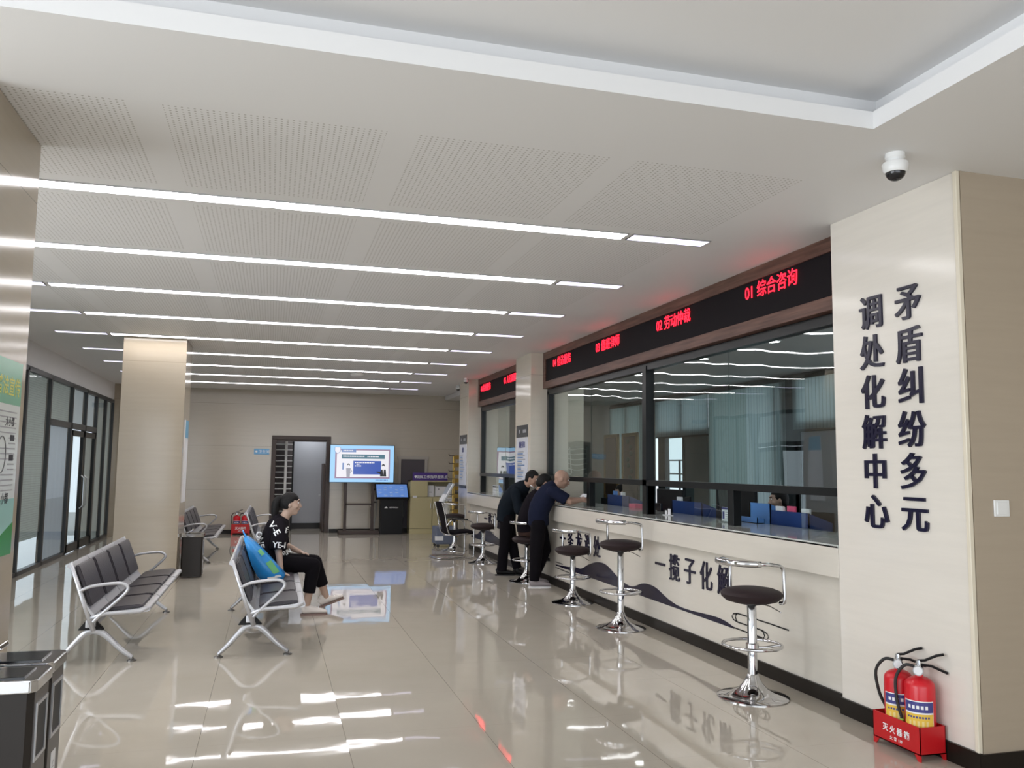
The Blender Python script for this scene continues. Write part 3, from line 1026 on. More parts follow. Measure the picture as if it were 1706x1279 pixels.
nb = thing('monitor_arm_screen', 'dark upright screen on the farther counter beside the dark haired man', 'screen', (4.2, 13.65, 1.098))
MB().box((-0.02, -0.12, 0), (0.02, 0.12, 0.34), 0, 0.004).build('display', M['navy'], nb)
MB().box((-0.02, 0.13, 0), (0.02, 0.42, 0.36), 0, 0.004).build('side_board', M['paper'], nb)

# ================================================================== CEILING LIGHTS
SY = [5.66, 7.30, 8.95, 10.56, 12.225, 13.90, 15.55, 17.20, 18.85]
def ceil_strip(x0, x1, y, m, label, grp):
    t = thing('ceiling_light', label, 'light', ((x0+x1)/2, y, CZ), 0, grp)
    hx = (x1-x0)/2
    MB().box((-hx, -0.072, -0.006), (hx, 0.072, -0.001)).build('diffuser', m, t)
    f = MB()
    f.box((-hx-0.006, -0.08, -0.008), (hx+0.006, -0.072, 0.0)); f.box((-hx-0.006, 0.072, -0.008), (hx+0.006, 0.08, 0.0))
    f.box((-hx-0.006, -0.08, -0.008), (-hx, 0.08, 0.0)); f.box((hx, -0.08, -0.008), (hx+0.006, 0.08, 0.0))
    f.build('frame', M['alu'], t)
ordn = ['nearest', 'second', 'third', 'fourth', 'fifth', 'sixth', 'seventh', 'eighth', 'ninth and farthest']
for i, y in enumerate(SY):
    if 12.0 < y < 12.4:
        y = 12.21
    cuts = [(-2.13, 2.45)] if not (12.4 < y < 13.22) else [(-2.13, 2.45)]
    for (a, b_) in cuts:
        ceil_strip(a, b_, y, M['strip'], 'long bright ceiling strip light, %s row from the camera' % ordn[i], 'long ceiling strip lights')
    ceil_strip(2.50, 3.12, y, M['strip_s'], 'short dim ceiling strip light at counter end, %s row' % ordn[i], 'short right ceiling strip lights')
    if i > 0:
        ceil_strip(-2.80, -2.18, y, M['strip_s'], 'short dim ceiling strip light at partition end, %s row' % ordn[i], 'short left ceiling strip lights')

# ceiling fittings
def dome(x, y, z, s, label):
    t = thing('security_camera', label, 'security camera', (x, y, z))
    MB().lathe([(0.062*s, 0), (0.064*s, -0.03*s), (0.05*s, -0.045*s), (0.048*s, -0.055*s)]).build('mount', M['white_pl'], t, True)
    MB().lathe([(0.05*s, -0.05*s), (0.078*s, -0.062*s), (0.084*s, -0.075*s), (0.076*s, -0.115*s), (0.068*s, -0.13*s)]).build('housing', M['white_pl'], t, True)
    MB().lathe([(0.062*s, -0.128*s)]+[(0.062*s*math.cos(a), -0.128*s-0.055*s*math.sin(a)) for a in [k*PI/2/7 for k in range(1, 7)]]+[(0.003, -0.183*s)]).build('dome_lens', M['black_s'], t, True)
    return t
dome(3.19, 3.70, CZ, 0.82, 'white dome security camera with black lens near the ceiling tray')
dome(3.78, 17.6, CZ, 0.6, 'tiny dome security camera left of the third pillar')
dome(3.60, 16.05, CZ, 0.6, 'tiny dark dome security camera beside the farther LED sign')
sd = thing('smoke_detector', 'white round ceiling sensor among the far strip lights', 'smoke detector', (1.48, 16.0, CZ))
MB().lathe([(0.13, 0), (0.13, -0.02), (0.10, -0.045), (0.06, -0.05)]).build('housing', M['white_pl'], sd, True)
bc = thing('bullet_camera', 'small grey bullet camera high behind the middle column', 'security camera', (-3.19, 19.4, 2.95))
bc.location = (-2.95, 20.4, 2.85)
MB().tube([(0, 0.10, 0), (0, 0.0, 0)], 0.02, 8).build('bracket', M['alu'], bc)
MB().lathe([(0.05, -0.18), (0.05, 0.05)], axis='X').build('camera_body', M['frame_g'], bc)

# ================================================================== LETTERS ON PILLAR AND COUNTER FRONT
cols = [('矛盾纠纷多元', 4.218, [2.623, 2.362, 2.112, 1.853, 1.600, 1.343], 'right'), ('调处化解中心', 4.549, [2.618, 2.360, 2.104, 1.848, 1.598, 1.343], 'left')]
ordw = ['first', 'second', 'third', 'fourth', 'fifth', 'sixth']
for s_, y, zs, side in cols:
    for k, (chh, z) in enumerate(zip(s_, zs)):
        m = MB()
        m.text(chh, 0.235, face_mx('-X', (3.6995, y, z)), 0.014, 0.007, fat=0.014, sx=0.97)
        o = m.build('raised_character', M['navy'])
        tag(o, 'raised dark blue character %s, %s from top of %s column on pillar' % (chh, ordw[k], side), 'character', 'raised characters on the text pillar')
def front_text(s_, y, dy, z, zs, group, place):
    for k, chh in enumerate(s_):
        m = MB()
        m.text(chh, 0.27, face_mx('-X', (3.7695, y-k*dy, z)), 0.010, 0.003, fat=0.012, sx=0.86)
        o = m.build('raised_character', M['navy'])
        tag(o, 'raised dark character %s, %s of the phrase %s on counter front' % (chh, ordw[k], place), 'character', group)
front_text('一揽子化解', 7.81, 0.310, 0.65, 1, 'near phrase on the counter front', 'beside the nearest stool')
front_text('一条龙调处', 10.75, 0.308, 0.66, 1, 'middle phrase on the counter front', 'behind the second and third stools')
front_text('一站式服务', 14.95, 0.308, 0.66, 1, 'far phrase on the counter front', 'by the farther counter')

# wave decal on the counter front, with cloud line motif
wv = [(11.036, 0.285), (10.788, 0.295), (10.503, 0.312), (10.322, 0.335), (10.05, 0.345), (9.789, 0.423), (9.493, 0.484), (9.212, 0.478), (8.86, 0.376), (8.612, 0.335), (8.45, 0.345), (8.25, 0.40), (8.079, 0.415), (7.90, 0.40), (7.65, 0.335), (7.42, 0.302), (7.176, 0.30), (6.95, 0.312), (6.70, 0.320), (6.55, 0.31), (6.418, 0.284)]
bs = [(6.418, 0.280), (8.377, 0.272), (11.036, 0.278)]
def wave_decal(off, name, label):
    t = thing(name, label, 'wall graphic', (0, 0, 0))
    top = smooth_pts([(a+off, b_) for a, b_ in wv], 4)
    m = MB()
    m.prism(top + [(6.418+off, 0.274), (11.036+off, 0.270)], 3.7655, 3.7695, 'X')
    m.build('wave_shape', M['navy'], t)
    def line(P, r=0.0055):
        return MB().loft([(3.7660, a+off, b_) for a, b_ in P], [(r, 0.003)]*len(P), 6, side=(0, 0, 1))
    line([(6.43, 0.284), (6.20, 0.281), (6.0, 0.281)]).build('outline', M['black'], t)
    line([(6.17, 0.409), (5.90, 0.409), (5.64, 0.405)]).build('outline', M['black'], t)
    line([(11.03, 0.318), (10.75, 0.318)]).build('outline', M['black'], t)
    line([(11.03, 0.245), (10.45, 0.235)]).build('outline', M['black'], t)
    loop1 = [(6.17, 0.409), (6.36, 0.409), (6.43, 0.395), (6.45, 0.372), (6.43, 0.348), (6.36, 0.338), (6.0, 0.338), (5.93, 0.325), (5.91, 0.303), (5.93, 0.28), (6.0, 0.270), (6.20, 0.281)]
    line(loop1).build('cloud_line', M['black'], t)
    line([(6.37, 0.409), (6.39, 0.39), (6.395, 0.372), (6.385, 0.352), (6.36, 0.338)]).build('cloud_line', M['black'], t)
    line([(6.01, 0.338), (5.98, 0.325), (5.965, 0.303), (5.975, 0.285), (6.0, 0.270)]).build('cloud_line', M['black'], t)
wave_decal(0.0, 'wave_graphic', 'dark navy wave mural with thin cloud lines on near counter front')
wd2 = MB().prism([(16.1, 0.28), (15.6, 0.33), (15.2, 0.46), (14.8, 0.50), (14.4, 0.42), (14.0, 0.37), (13.5, 0.45), (13.0, 0.40), (12.9, 0.27), (16.1, 0.24)], 3.7655, 3.7695, 'X')
tag(wd2.build('wave_graphic', M['navy']), 'dark wave mural on the front of the farther counter', 'wall graphic')

# light switch on tan wall
sw = thing('light_switch', 'white light switch plate on the tan wall at right', 'switch', (3.905, 3.805, 1.40))
MB().box((-0.052, -0.010, -0.046), (0.052, 0, 0.046), 0, 0.004).build('plate', M['white_pl'], sw)
MB().box((-0.036, -0.013, -0.034), (0.036, -0.009, 0.034), 0, 0.002).build('rocker', M['white_pl'], sw)

# posters
def pillar_notice(y, w_, z0, z1, head, label, seed):
    rr = random.Random(seed)
    t = thing('notice_board', label, 'poster', (3.70, y, z0))
    hh = z1-z0
    m = MB().box((-0.008, -w_/2, 0.06), (0, w_/2, hh-0.19), 0)
    for k in range(15):
        z = 0.16+k*(hh-0.55)/15
        L = w_*(0.3+0.4*rr.random())
        m.box((-0.0095, w_*0.38-L, z), (-0.008, w_*0.38, z+0.018), 1+(k % 2))
    m.text(head, 0.11, face_mx('-X', (-0.0095, 0, hh-0.30)), 0.001, 0.01, 3, sx=0.8)
    m.build('sheet', [mat('notice_white', (0.66, 0.67, 0.72), 0.25), M['inkg'], mat('blue_ink', (0.12, 0.22, 0.42), 0.5), M['lblue']], t)
    MB().box((-0.010, -w_/2, hh-0.185), (0, w_/2, hh), 0).box((-0.012, -w_*0.10, hh-0.12), (-0.010, -w_*0.38, hh-0.07), 1).lathe([(0.03, -0.012), (0.03, -0.010)], (0, w_*0.22, hh-0.095), 16, 1, 'X').build('header_plate', [M['frame_g'], M['inkg']], t)
    MB().box((-0.012, -w_/2, 0), (0, w_/2, 0.06)).build('bottom_rail', M['frame_g'], t)
pillar_notice(12.46, 0.60, 1.25, 2.235, '调解须知', 'white notice with dark header on second pillar behind the leaning men', 3)
pillar_notice(16.63, 0.62, 1.16, 2.22, '须知', 'white notice with dark header on third pillar by the far counter', 4)

ps = thing('green_poster', 'tall green and white information poster on the near left pillar', 'poster', (-1.27, 4.52, 1.13))
PW = 0.76
m = MB().box((0, -PW/2, 0), (0.004, PW/2, 0.97), 0)
m.box((0.0038, -PW/2, 0.75), (0.0046, PW/2, 0.97), 1)
m.prism([(-PW/2, 0.0), (PW/2, 0.0), (PW/2, 0.16), (0.2, 0.11), (0.0, 0.06), (-PW/2, 0.05)], 0.0038, 0.0048, 'X', 2)
m.box((0.0038, -PW/2, 0.11), (0.0042, PW/2, 0.28), 5)
m.text('普法宣传', 0.10, face_mx('+X', (0.0048, 0.16, 0.84)), 0.0006, 0.01, 3)
m.box((0.0046, -PW/2+0.05, 0.79), (0.005, -0.1, 0.93), 4)
for k in range(16):
    if k in (4, 5, 9, 10):
        a = 0.22
    else:
        a = -0.02
    m.box((0.0042, a, 0.32+k*0.026), (0.0048, PW/2-0.05, 0.326+k*0.026), 6)
m.box((0.0046, 0.24, 0.57), (0.0052, 0.31, 0.60), 7); m.box((0.0046, 0.24, 0.47), (0.0052, 0.31, 0.50), 7)
m.text('大小都', 0.05, face_mx('+X', (0.0048, 0.22, 0.665)), 0.0006, 0.0, 7)
m.text('人小都', 0.06, face_mx('+X', (0.0048, 0.18, 0.285)), 0.0006, 0.0, 7)
el = [(0.0048, 0.11+0.07*math.cos(a), 0.50+0.09*math.sin(a)) for a in [k*2*PI/24 for k in range(24)]]
m.loft(el, 0.0022, 5, 7, closed=True)
m.build('poster_sheet', [mat('poster_white', (0.72, 0.76, 0.74), 0.2), mat('poster_green', (0.24, 0.50, 0.36), 0.2), mat('poster_leaf', (0.05, 0.30, 0.08), 0.2), mat('poster_yellow', (0.62, 0.60, 0.08), 0.3), mat('poster_red', (0.42, 0.10, 0.06), 0.3), mat('poster_mint', (0.36, 0.62, 0.58), 0.2), M['inkg'], M['ink']], ps)

# framed narrow notice on right side face of middle column
ns = thing('column_notice', 'narrow blue and white notice on the side of the middle column', 'poster', (-1.19, 12.85, 1.05))
MB().box((0, -0.2, 0), (0.012, 0.2, 1.15), 0).box((0.012, -0.2, 0.9), (0.014, 0.2, 1.15), 1).build('sheet', [M['paper'], mat('sky_blue', (0.12, 0.36, 0.55), 0.4)], ns)
# blue sign plate near doorway
bs_ = thing('restroom_sign', 'small light blue sign plate left of the far doorway', 'sign', (-0.23, YF, 1.88))
m = MB().box((-0.17, -0.012, -0.065), (0.17, 0, 0.065), 0, 0.002)
m.text('卫生间', 0.085, face_mx('-Y', (0.05, -0.012, 0)), 0.001, 0, 1)
m.lathe([(0.025, -0.014), (0.025, -0.012)], (-0.12, 0, 0), 12, 1, 'Y')
m.build('plate', [mat('sign_blue', (0.16, 0.42, 0.72), 0.35), M['wink']], bs_)
#PART2#
# ================================================================== FAR END FURNITURE
tv = thing('television', 'large floor-standing television showing a blue and white cartoon slide', 'television', (2.045, 20.08, 0))
TW, T0, T1 = 1.50, 1.185, 2.065
MB().box((-TW/2, -0.02, T0), (TW/2, 0.04, T1), 0, 0.006).build('casing', M['black'], tv)
def R_(m, x0, z0, x1, z1, k, d):
    # picture coordinates 0..1 across the screen
    X = lambda u: -TW/2+0.012+u*(TW-0.024)
    Z = lambda v: T1-0.012-v*(T1-T0-0.024)
    m.box((X(x0), -0.0205-d*0.0004, Z(z1)), (X(x1), -0.0200, Z(z0)), k)
m = MB()
R_(m, 0, 0, 1, 1, 0, 1)
R_(m, 0.075, 0.10, 0.94, 0.90, 1, 2)
R_(m, 0.10, 0.135, 0.92, 0.865, 2, 3)
R_(m, 0.17, 0.10, 0.40, 0.19, 3, 4)
R_(m, 0.175, 0.245, 0.855, 0.365, 4, 4)
R_(m, 0.36, 0.42, 0.80, 0.79, 5, 4)
for (x0, y0, x1) in ((0.20, 0.285, 0.56), (0.58, 0.285, 0.78), (0.385, 0.455, 0.71), (0.41, 0.50, 0.48), (0.385, 0.545, 0.50), (0.20, 0.13, 0.38)):
    n_ = int((x1-x0)/0.026)
    for k in range(n_):
        R_(m, x0+k*0.026, y0, x0+k*0.026+0.020, y0+0.03, 2, 6)
for k in range(9):
    R_(m, 0.72+k*0.022, 0.93, 0.732+k*0.022, 0.955, 5, 6)
# shield emblem
def PX(u): return -TW/2+0.012+u*(TW-0.024)
def PZ(v): return T1-0.012-v*(T1-T0-0.024)
m.prism([(PX(0.065), PZ(0.05)), (PX(0.16), PZ(0.05)), (PX(0.16), PZ(0.17)), (PX(0.1125), PZ(0.245)), (PX(0.065), PZ(0.17))], -0.0232, -0.020, 'Y', 3)
m.prism([(PX(0.071), PZ(0.062)), (PX(0.154), PZ(0.062)), (PX(0.154), PZ(0.165)), (PX(0.1125), PZ(0.23)), (PX(0.071), PZ(0.165))], -0.0236, -0.020, 'Y', 2)
# plain cartoon figures: thinking man and presenter
R_(m, 0.19, 0.48, 0.215, 0.66, 3, 6)
m.lathe([(0.033, -0.0238), (0.033, -0.020)], (PX(0.285), 0, PZ(0.535)), 14, 6, 'Y')
m.lathe([(0.026, -0.0242), (0.026, -0.020)], (PX(0.285), 0, PZ(0.56)), 14, 2, 'Y')
m.prism([(PX(0.25), PZ(0.62)), (PX(0.32), PZ(0.62)), (PX(0.31), PZ(0.86)), (PX(0.26), PZ(0.86))], -0.0235, -0.02, 'Y', 7)
m.prism([(PX(0.32), PZ(0.62)), (PX(0.345), PZ(0.71)), (PX(0.31), PZ(0.76)), (PX(0.31), PZ(0.73)), (PX(0.33), PZ(0.71))], -0.0235, -0.02, 'Y', 7)
m.lathe([(0.036, -0.0238), (0.036, -0.020)], (PX(0.835), 0, PZ(0.545)), 14, 6, 'Y')
m.lathe([(0.028, -0.0242), (0.028, -0.020)], (PX(0.835), 0, PZ(0.575)), 14, 2, 'Y')
m.prism([(PX(0.795), PZ(0.65)), (PX(0.875), PZ(0.65)), (PX(0.885), PZ(0.84)), (PX(0.785), PZ(0.84))], -0.0237, -0.02, 'Y', 6)
m.prism([(PX(0.825), PZ(0.65)), (PX(0.845), PZ(0.65)), (PX(0.84), PZ(0.80))], -0.0241, -0.02, 'Y', 2)
m.prism([(PX(0.80), PZ(0.72)), (PX(0.73), PZ(0.70)), (PX(0.73), PZ(0.73)), (PX(0.80), PZ(0.78))], -0.0237, -0.02, 'Y', 6)
TVE = 0.68
m.build('screen_picture', [scr('tv_sky', (0.36, 0.66, 0.98), TVE), scr('tv_mauve', (0.32, 0.20, 0.30), TVE), scr('tv_white', (0.86, 0.84, 0.90), TVE),
                   scr('tv_steel', (0.18, 0.27, 0.52), TVE), scr('tv_teal', (0.07, 0.17, 0.23), TVE), scr('tv_blue', (0.035, 0.09, 0.42), TVE),
                   scr('tv_black', (0.01, 0.01, 0.015), TVE), scr('tv_grey', (0.34, 0.34, 0.40), TVE)], tv)
f = MB()
for x in (-0.36, 0.27):
    f.box((x-0.035, 0.03, 0.05), (x+0.035, 0.07, 1.5), 0, 0.004)
f.build('stand_post', M['metal_b'], tv)
MB().box((-0.36, 0.03, 0.66), (0.27, 0.07, 0.70)).build('cross_bar', M['metal_b'], tv)
MB().box((-0.50, -0.18, 0.0), (0.42, 0.24, 0.075), 0, 0.008).build('stand_base', M['metal_b'], tv)

kk = thing('touch_kiosk', 'black information kiosk with tilted blue touch screen beside the television', 'kiosk', (2.74, 19.95, 0))
MB().prism([(-0.27, 0.0), (0.25, 0.0), (0.27, 0.87), (-0.26, 0.87)], -0.12, 0.16, 'Y', 0, 0.006).build('body', M['black'], kk)
tl = Matrix.Translation((0.0, -0.02, 0.99)) @ Matrix.Rotation(0.80, 4, 'X')
MB().box((-0.39, -0.23, -0.03), (0.39, 0.23, 0.02), 0, 0.006, tl).build('screen_housing', M['black'], kk)
m = MB().box((-0.36, -0.20, 0.02), (0.36, 0.20, 0.022), 0, 0, tl)
for r_ in range(4):
    for q in range(5):
        if (r_*5+q) % 3:
            m.box((-0.32+q*0.13, -0.16+r_*0.085, 0.022), (-0.25+q*0.13, -0.13+r_*0.085, 0.0225), 1, 0, tl)
m.build('touch_screen', [M['tablet'], scr('tablet_light', (0.32, 0.48, 0.85), 0.45)], kk)
m = MB()
m.text('智慧导诉服务', 0.035, face_mx('-Y', (0.04, -0.1225, 0.62)), 0.001)
m.prism([(-0.18, 0.605), (-0.10, 0.605), (-0.14, 0.645)], -0.1235, -0.12, 'Y')
m.build('logo', M['wink'], kk)

def crutch(x, label):
    t = thing('crutch', label, 'crutch', (x, 20.38, 0))
    for s_ in (-0.035, 0.035):
        MB().tube([(0, 0, 0.22), (s_, 0, 0.42), (s_*1.3, 0.02, 1.02)], 0.009, 8).build('side_tube', M['alu'], t)
    MB().tube([(0, 0, 0.02), (0, 0, 0.30)], 0.011, 8).build('lower_tube', M['alu'], t)
    MB().lathe([(0.02, 0), (0.016, 0.04)], (0, 0, 0)).build('rubber_tip', M['rubber'], t)
    MB().tube([(-0.05, 0.02, 1.02), (0.05, 0.02, 1.02)], 0.02, 8).build('arm_pad', M['rubber'], t)
    MB().tube([(-0.045, 0.01, 0.72), (0.045, 0.01, 0.72)], 0.014, 8).build('hand_grip', M['rubber'], t)
for x, lb in ((2.40, 'silver crutch left of the black kiosk body'), (2.94, 'silver crutch just right of the black kiosk body'), (3.05, 'silver crutch beside the cream cabinet')):
    crutch(x, lb)

cb = thing('storage_cabinet', 'cream metal cabinet with two doors and recessed shelf at the far wall', 'cabinet', (3.17, 19.9, 0))
W = 1.06
MB().box((0, 0.0, 0.0), (W, 0.40, 0.09)).build('cabinet_base', M['cab'], cb)
m = MB()
m.box((0, 0.015, 0.09), (0.02, 0.40, 1.24)); m.box((W-0.02, 0.015, 0.09), (W, 0.40, 1.24)); m.box((0, 0.0, 1.215), (W, 0.40, 1.24)); m.box((0, 0.015, 0.83), (W, 0.40, 0.86)); m.box((0, 0.385, 0.09), (W, 0.40, 1.24)); m.box((0, 0.0, 0.09), (W, 0.4, 0.12))
m.build('cabinet_body', M['cab'], cb)
for i in range(2):
    dr = MB().box((0.01+i*0.525, 0.0, 0.125), (0.525+i*0.525, 0.018, 0.845), 0, 0.003).build('cabinet_door', M['cab'], cb)
    MB().tube([(0.49+i*0.07, -0.002, 0.58), (0.49+i*0.07, -0.022, 0.60), (0.49+i*0.07, -0.022, 0.70), (0.49+i*0.07, -0.002, 0.72)], 0.006, 8).build('handle', M['alu'], dr)
MB().box((0.01, 0.0, 0.865), (0.41, 0.012, 1.215)).build('side_shelf_door', M['cab'], cb)
ct = thing('certificate_frame', 'white framed certificate in the cabinet niche, larger one on the right', 'picture frame', (3.98, 20.0, 0.861))
MB().box((-0.21, 0, 0), (0.21, 0.02, 0.26), 0, 0.003).build('frame', M['alu'], ct)
m = MB().box((-0.19, -0.003, 0.02), (0.19, 0, 0.24), 0)
m.lathe([(0.025, -0.005), (0.025, -0.003)], (0.02, 0, 0.07), 12, 1, 'Y')
for x in (-0.12, 0.13):
    m.box((x-0.02, -0.005, 0.16), (x+0.02, -0.003, 0.20), 1)
m.build('certificate', [M['paper'], M['inkg']], ct)
ct = thing('certificate_frame', 'small white certificate in the cabinet niche left of the larger one', 'picture frame', (3.66, 20.0, 0.861))
MB().box((-0.09, 0, 0), (0.09, 0.015, 0.27), 0, 0.002).build('frame', M['white_pl'], ct)
MB().box((-0.07, -0.002, 0.02), (0.07, 0, 0.25), 0).box((-0.02, -0.004, 0.10), (0.05, -0.002, 0.12), 1).build('certificate', [M['paper'], M['inkg']], ct)
cu = thing('paper_cups', 'short stack of white paper cups in the cabinet niche', 'cups', (3.60-0.09, 20.02, 0.861))
MB().lathe([(0.03, 0), (0.038, 0.13), (0.04, 0.13), (0.03, 0.135), (0.038, 0.17)]).build('cup', M['paper'], cu, True)
pb = thing('purple_sign', 'purple sign board with white lettering standing on the cream cabinet', 'sign', (3.66, 20.02, 1.242))
MB().box((-0.42, 0, 0.0), (0.42, 0.02, 0.19), 0, 0.003).build('board', M['purple'], pb)
m = MB().text('调解工作指导服务点', 0.085, face_mx('-Y', (0.04, -0.0005, 0.09)), 0.002, 0.006)
m.prism([(-0.38, 0.12), (-0.33, 0.12), (-0.33, 0.08), (-0.355, 0.055), (-0.38, 0.08)], -0.003, 0, 'Y')
m.build('lettering', M['wink'], pb)
cs = thing('cabinet_clutter', 'white printed card hanging on the right of the cabinet top door', 'card', (4.02, 19.885, 0.76))
MB().box((-0.16, 0, 0), (0.16, 0.01, 0.09), 0, 0.002).box((-0.12, -0.002, 0.03), (0.12, 0, 0.045), 1).build('card', [M['paper'], M['inkg']], cs)
cs2 = thing('price_card', 'tiny white card on the left cabinet door', 'card', (3.28, 19.893, 0.84))
MB().box((-0.05, 0, 0), (0.05, 0.006, 0.05), 0, 0.002).build('card', M['paper'], cs2)

gr = thing('display_rack', 'tall gold display rack with hooks behind the third pillar', 'rack', (4.10, 19.0, 0))
for a in range(4):
    x, y = 0.12*math.cos(a*PI/2+0.4), 0.12*math.sin(a*PI/2+0.4)
    MB().tube([(x, y, 0.02), (x, y, 1.83)], 0.018, 8).build('upright', M['gold'], gr)
for i in range(9):
    z = 0.35+i*0.175
    m = MB()
    m.box((-0.10, -0.10, z), (0.10, 0.10, z+0.09), 0, 0.004)
    m.build('tray', M['gold'], gr)
    m = MB().tube([(-0.10, -0.1, z+0.08), (-0.22, -0.13, z+0.08), (-0.235, -0.13, z+0.12)], 0.008, 6)
    m.build('hook', M['metal_b'], gr)
MB().box((-0.22, -0.2, 0), (0.22, 0.2, 0.03), 0, 0.005).build('base', M['gold'], gr)

st = thing('self_service_terminal', 'grey wheeled terminal with tilted white panel beside the far counter', 'terminal', (3.36, 16.75, 0))
MB().box((-0.20, -0.22, 0.06), (0.22, 0.22, 0.40), 0, 0.02).build('lower_body', M['greyblue'], st)
MB().box((-0.22, -0.24, 0.14), (-0.06, -0.20, 0.22)).build('side_label', M['paper'], st)
MB().box((-0.05, -0.06, 0.40), (0.06, 0.06, 0.85), 0, 0.01).build('column', M['white_pl'], st)
tl = Matrix.Translation((0.02, -0.02, 1.02)) @ Matrix.Rotation(0.50, 4, 'Y')
MB().box((-0.03, -0.20, -0.26), (0.02, 0.20, 0.26), 0, 0.01, tl).build('tilted_panel', M['alu'], st)
MB().box((-0.035, -0.17, -0.22), (-0.028, 0.17, 0.0), 0, 0, tl).build('paper_label', M['paper'], st)
for x in (-0.15, 0.17):
    for y in (-0.17, 0.17):
        MB().lathe([(0.03, -0.015), (0.03, 0.015)], (x, y, 0.03), 12, 0, 'Y').build('caster', M['rubber'], st)

# ================================================================== FIRE EXTINGUISHERS
def extinguisher(loc, s, rz, label, hose_end=(-0.085, 0.02), grp=None):
    t = thing('fire_extinguisher', label, 'fire extinguisher', loc, rz, grp)
    r, h = 0.075*s, 0.37*s
    prof = [(r*0.9, 0), (r, 0.012*s), (r, h-0.05*s)] + [(r*math.cos(a)+0.0, h-0.05*s+0.05*s*math.sin(a)) for a in [0.35, 0.7, 1.05, 1.3]] + [(0.02*s, h+0.004*s), (0.018*s, h+0.02*s)]
    MB().lathe(prof, n=28).build('cylinder', M['red'], t, True)
    # label wrapping the front (towards local -Y)
    m = MB()
    def wrap(z0, z1, a0, a1, rr, mi):
        n_ = 10
        for k in range(n_):
            A, B = a0+(a1-a0)*k/n_, a0+(a1-a0)*(k+1)/n_
            m.quad([(rr*math.cos(A), rr*math.sin(A), z0), (rr*math.cos(B), rr*math.sin(B), z0), (rr*math.cos(B), rr*math.sin(B), z1), (rr*math.cos(A), rr*math.sin(A), z1)], mi)
    a0, a1 = math.radians(-152), math.radians(-32)
    wrap(0.03*s, 0.255*s, a0, a1, r+0.0008, 2)
    wrap(0.032*s, 0.19*s, a0+0.03, a1-0.03, r+0.0014, 0)
    wrap(0.198*s, 0.25*s, a0+0.03, a1-0.03, r+0.0014, 1)
    for k in range(5):
        A = a0+0.35+k*0.28
        wrap(0.215*s, 0.232*s, A, A+0.18, r+0.002, 2)
        wrap(0.105*s, 0.155*s, A+0.05, A+0.20, r+0.002, 3)
    for k in range(8):
        wrap(0.168*s, 0.178*s, a0+0.3+k*0.19, a0+0.42+k*0.19, r+0.002, 1)
    m.build('label_sticker', [M['yellow'], M['lblue'], M['wink'], mat('label_gold', (0.80, 0.62, 0.25), 0.4)], t)
    MB().lathe([(0.02*s, h+0.015*s), (0.024*s, h+0.02*s), (0.024*s, h+0.05*s), (0.016*s, h+0.055*s), (0.014*s, h+0.08*s)], n=16).build('valve', M['chrome'], t, True)
    MB().lathe([(0.026*s, -0.055*s), (0.026*s, -0.03*s)], (0, 0, h+0.035*s), 18, 0, 'Y').lathe([(0.021*s, -0.0565*s), (0.021*s, -0.055*s)], (0, 0, h+0.035*s), 18, 1, 'Y').build('pressure_gauge', [M['chrome'], M['paper']], t, True)
    # levers (local +X is away from the hose)
    MB().loft([(0.0, 0, h+0.058*s), (0.06*s, 0.0, h+0.056*s), (0.135*s, 0, h+0.028*s)], [(0.013*s, 0.007*s)]*3, 8, side=(0, 1, 0)).build('carry_handle', M['black'], t)
    MB().loft([(-0.005*s, 0, h+0.076*s), (0.03*s, 0, h+0.082*s), (0.085*s, 0, h+0.112*s), (0.120*s, 0, h+0.122*s)], [(0.013*s, 0.007*s)]*4, 8, side=(0, 1, 0)).build('squeeze_lever', M['black'], t)
    MB().tube(smooth3([(-0.02*s, 0, h+0.045*s), (-0.07*s, 0, h+0.045*s), (-0.115*s, hose_end[1]*0.5, h-0.03*s), (hose_end[0]*0.4-0.075*s, hose_end[1]*0.8, h-0.15*s), (hose_end[0], hose_end[1], h-0.24*s), (hose_end[0], hose_end[1], h-0.30*s)]), 0.0085*s, 8).build('hose', M['rubber'], t, True)
    MB().tube([(hose_end[0], hose_end[1], h-0.235*s), (hose_end[0], hose_end[1], h-0.315*s)], 0.0105*s, 8).build('nozzle_collar', mat('lime', (0.45, 0.70, 0.10), 0.4), t)
    return t

def smooth3(P, k=5):
    out = []
    for i in range(len(P)-1):
        p0, p1, p2, p3 = P[max(i-1, 0)], P[i], P[i+1], P[min(i+2, len(P)-1)]
        for j in range(k):
            t = j/k
            out.append(tuple(0.5*((2*p1[a]) + (-p0[a]+p2[a])*t + (2*p0[a]-5*p1[a]+4*p2[a]-p3[a])*t*t + (-p0[a]+3*p1[a]-3*p2[a]+p3[a])*t**3) for a in range(3)))
    out.append(P[-1])
    return out

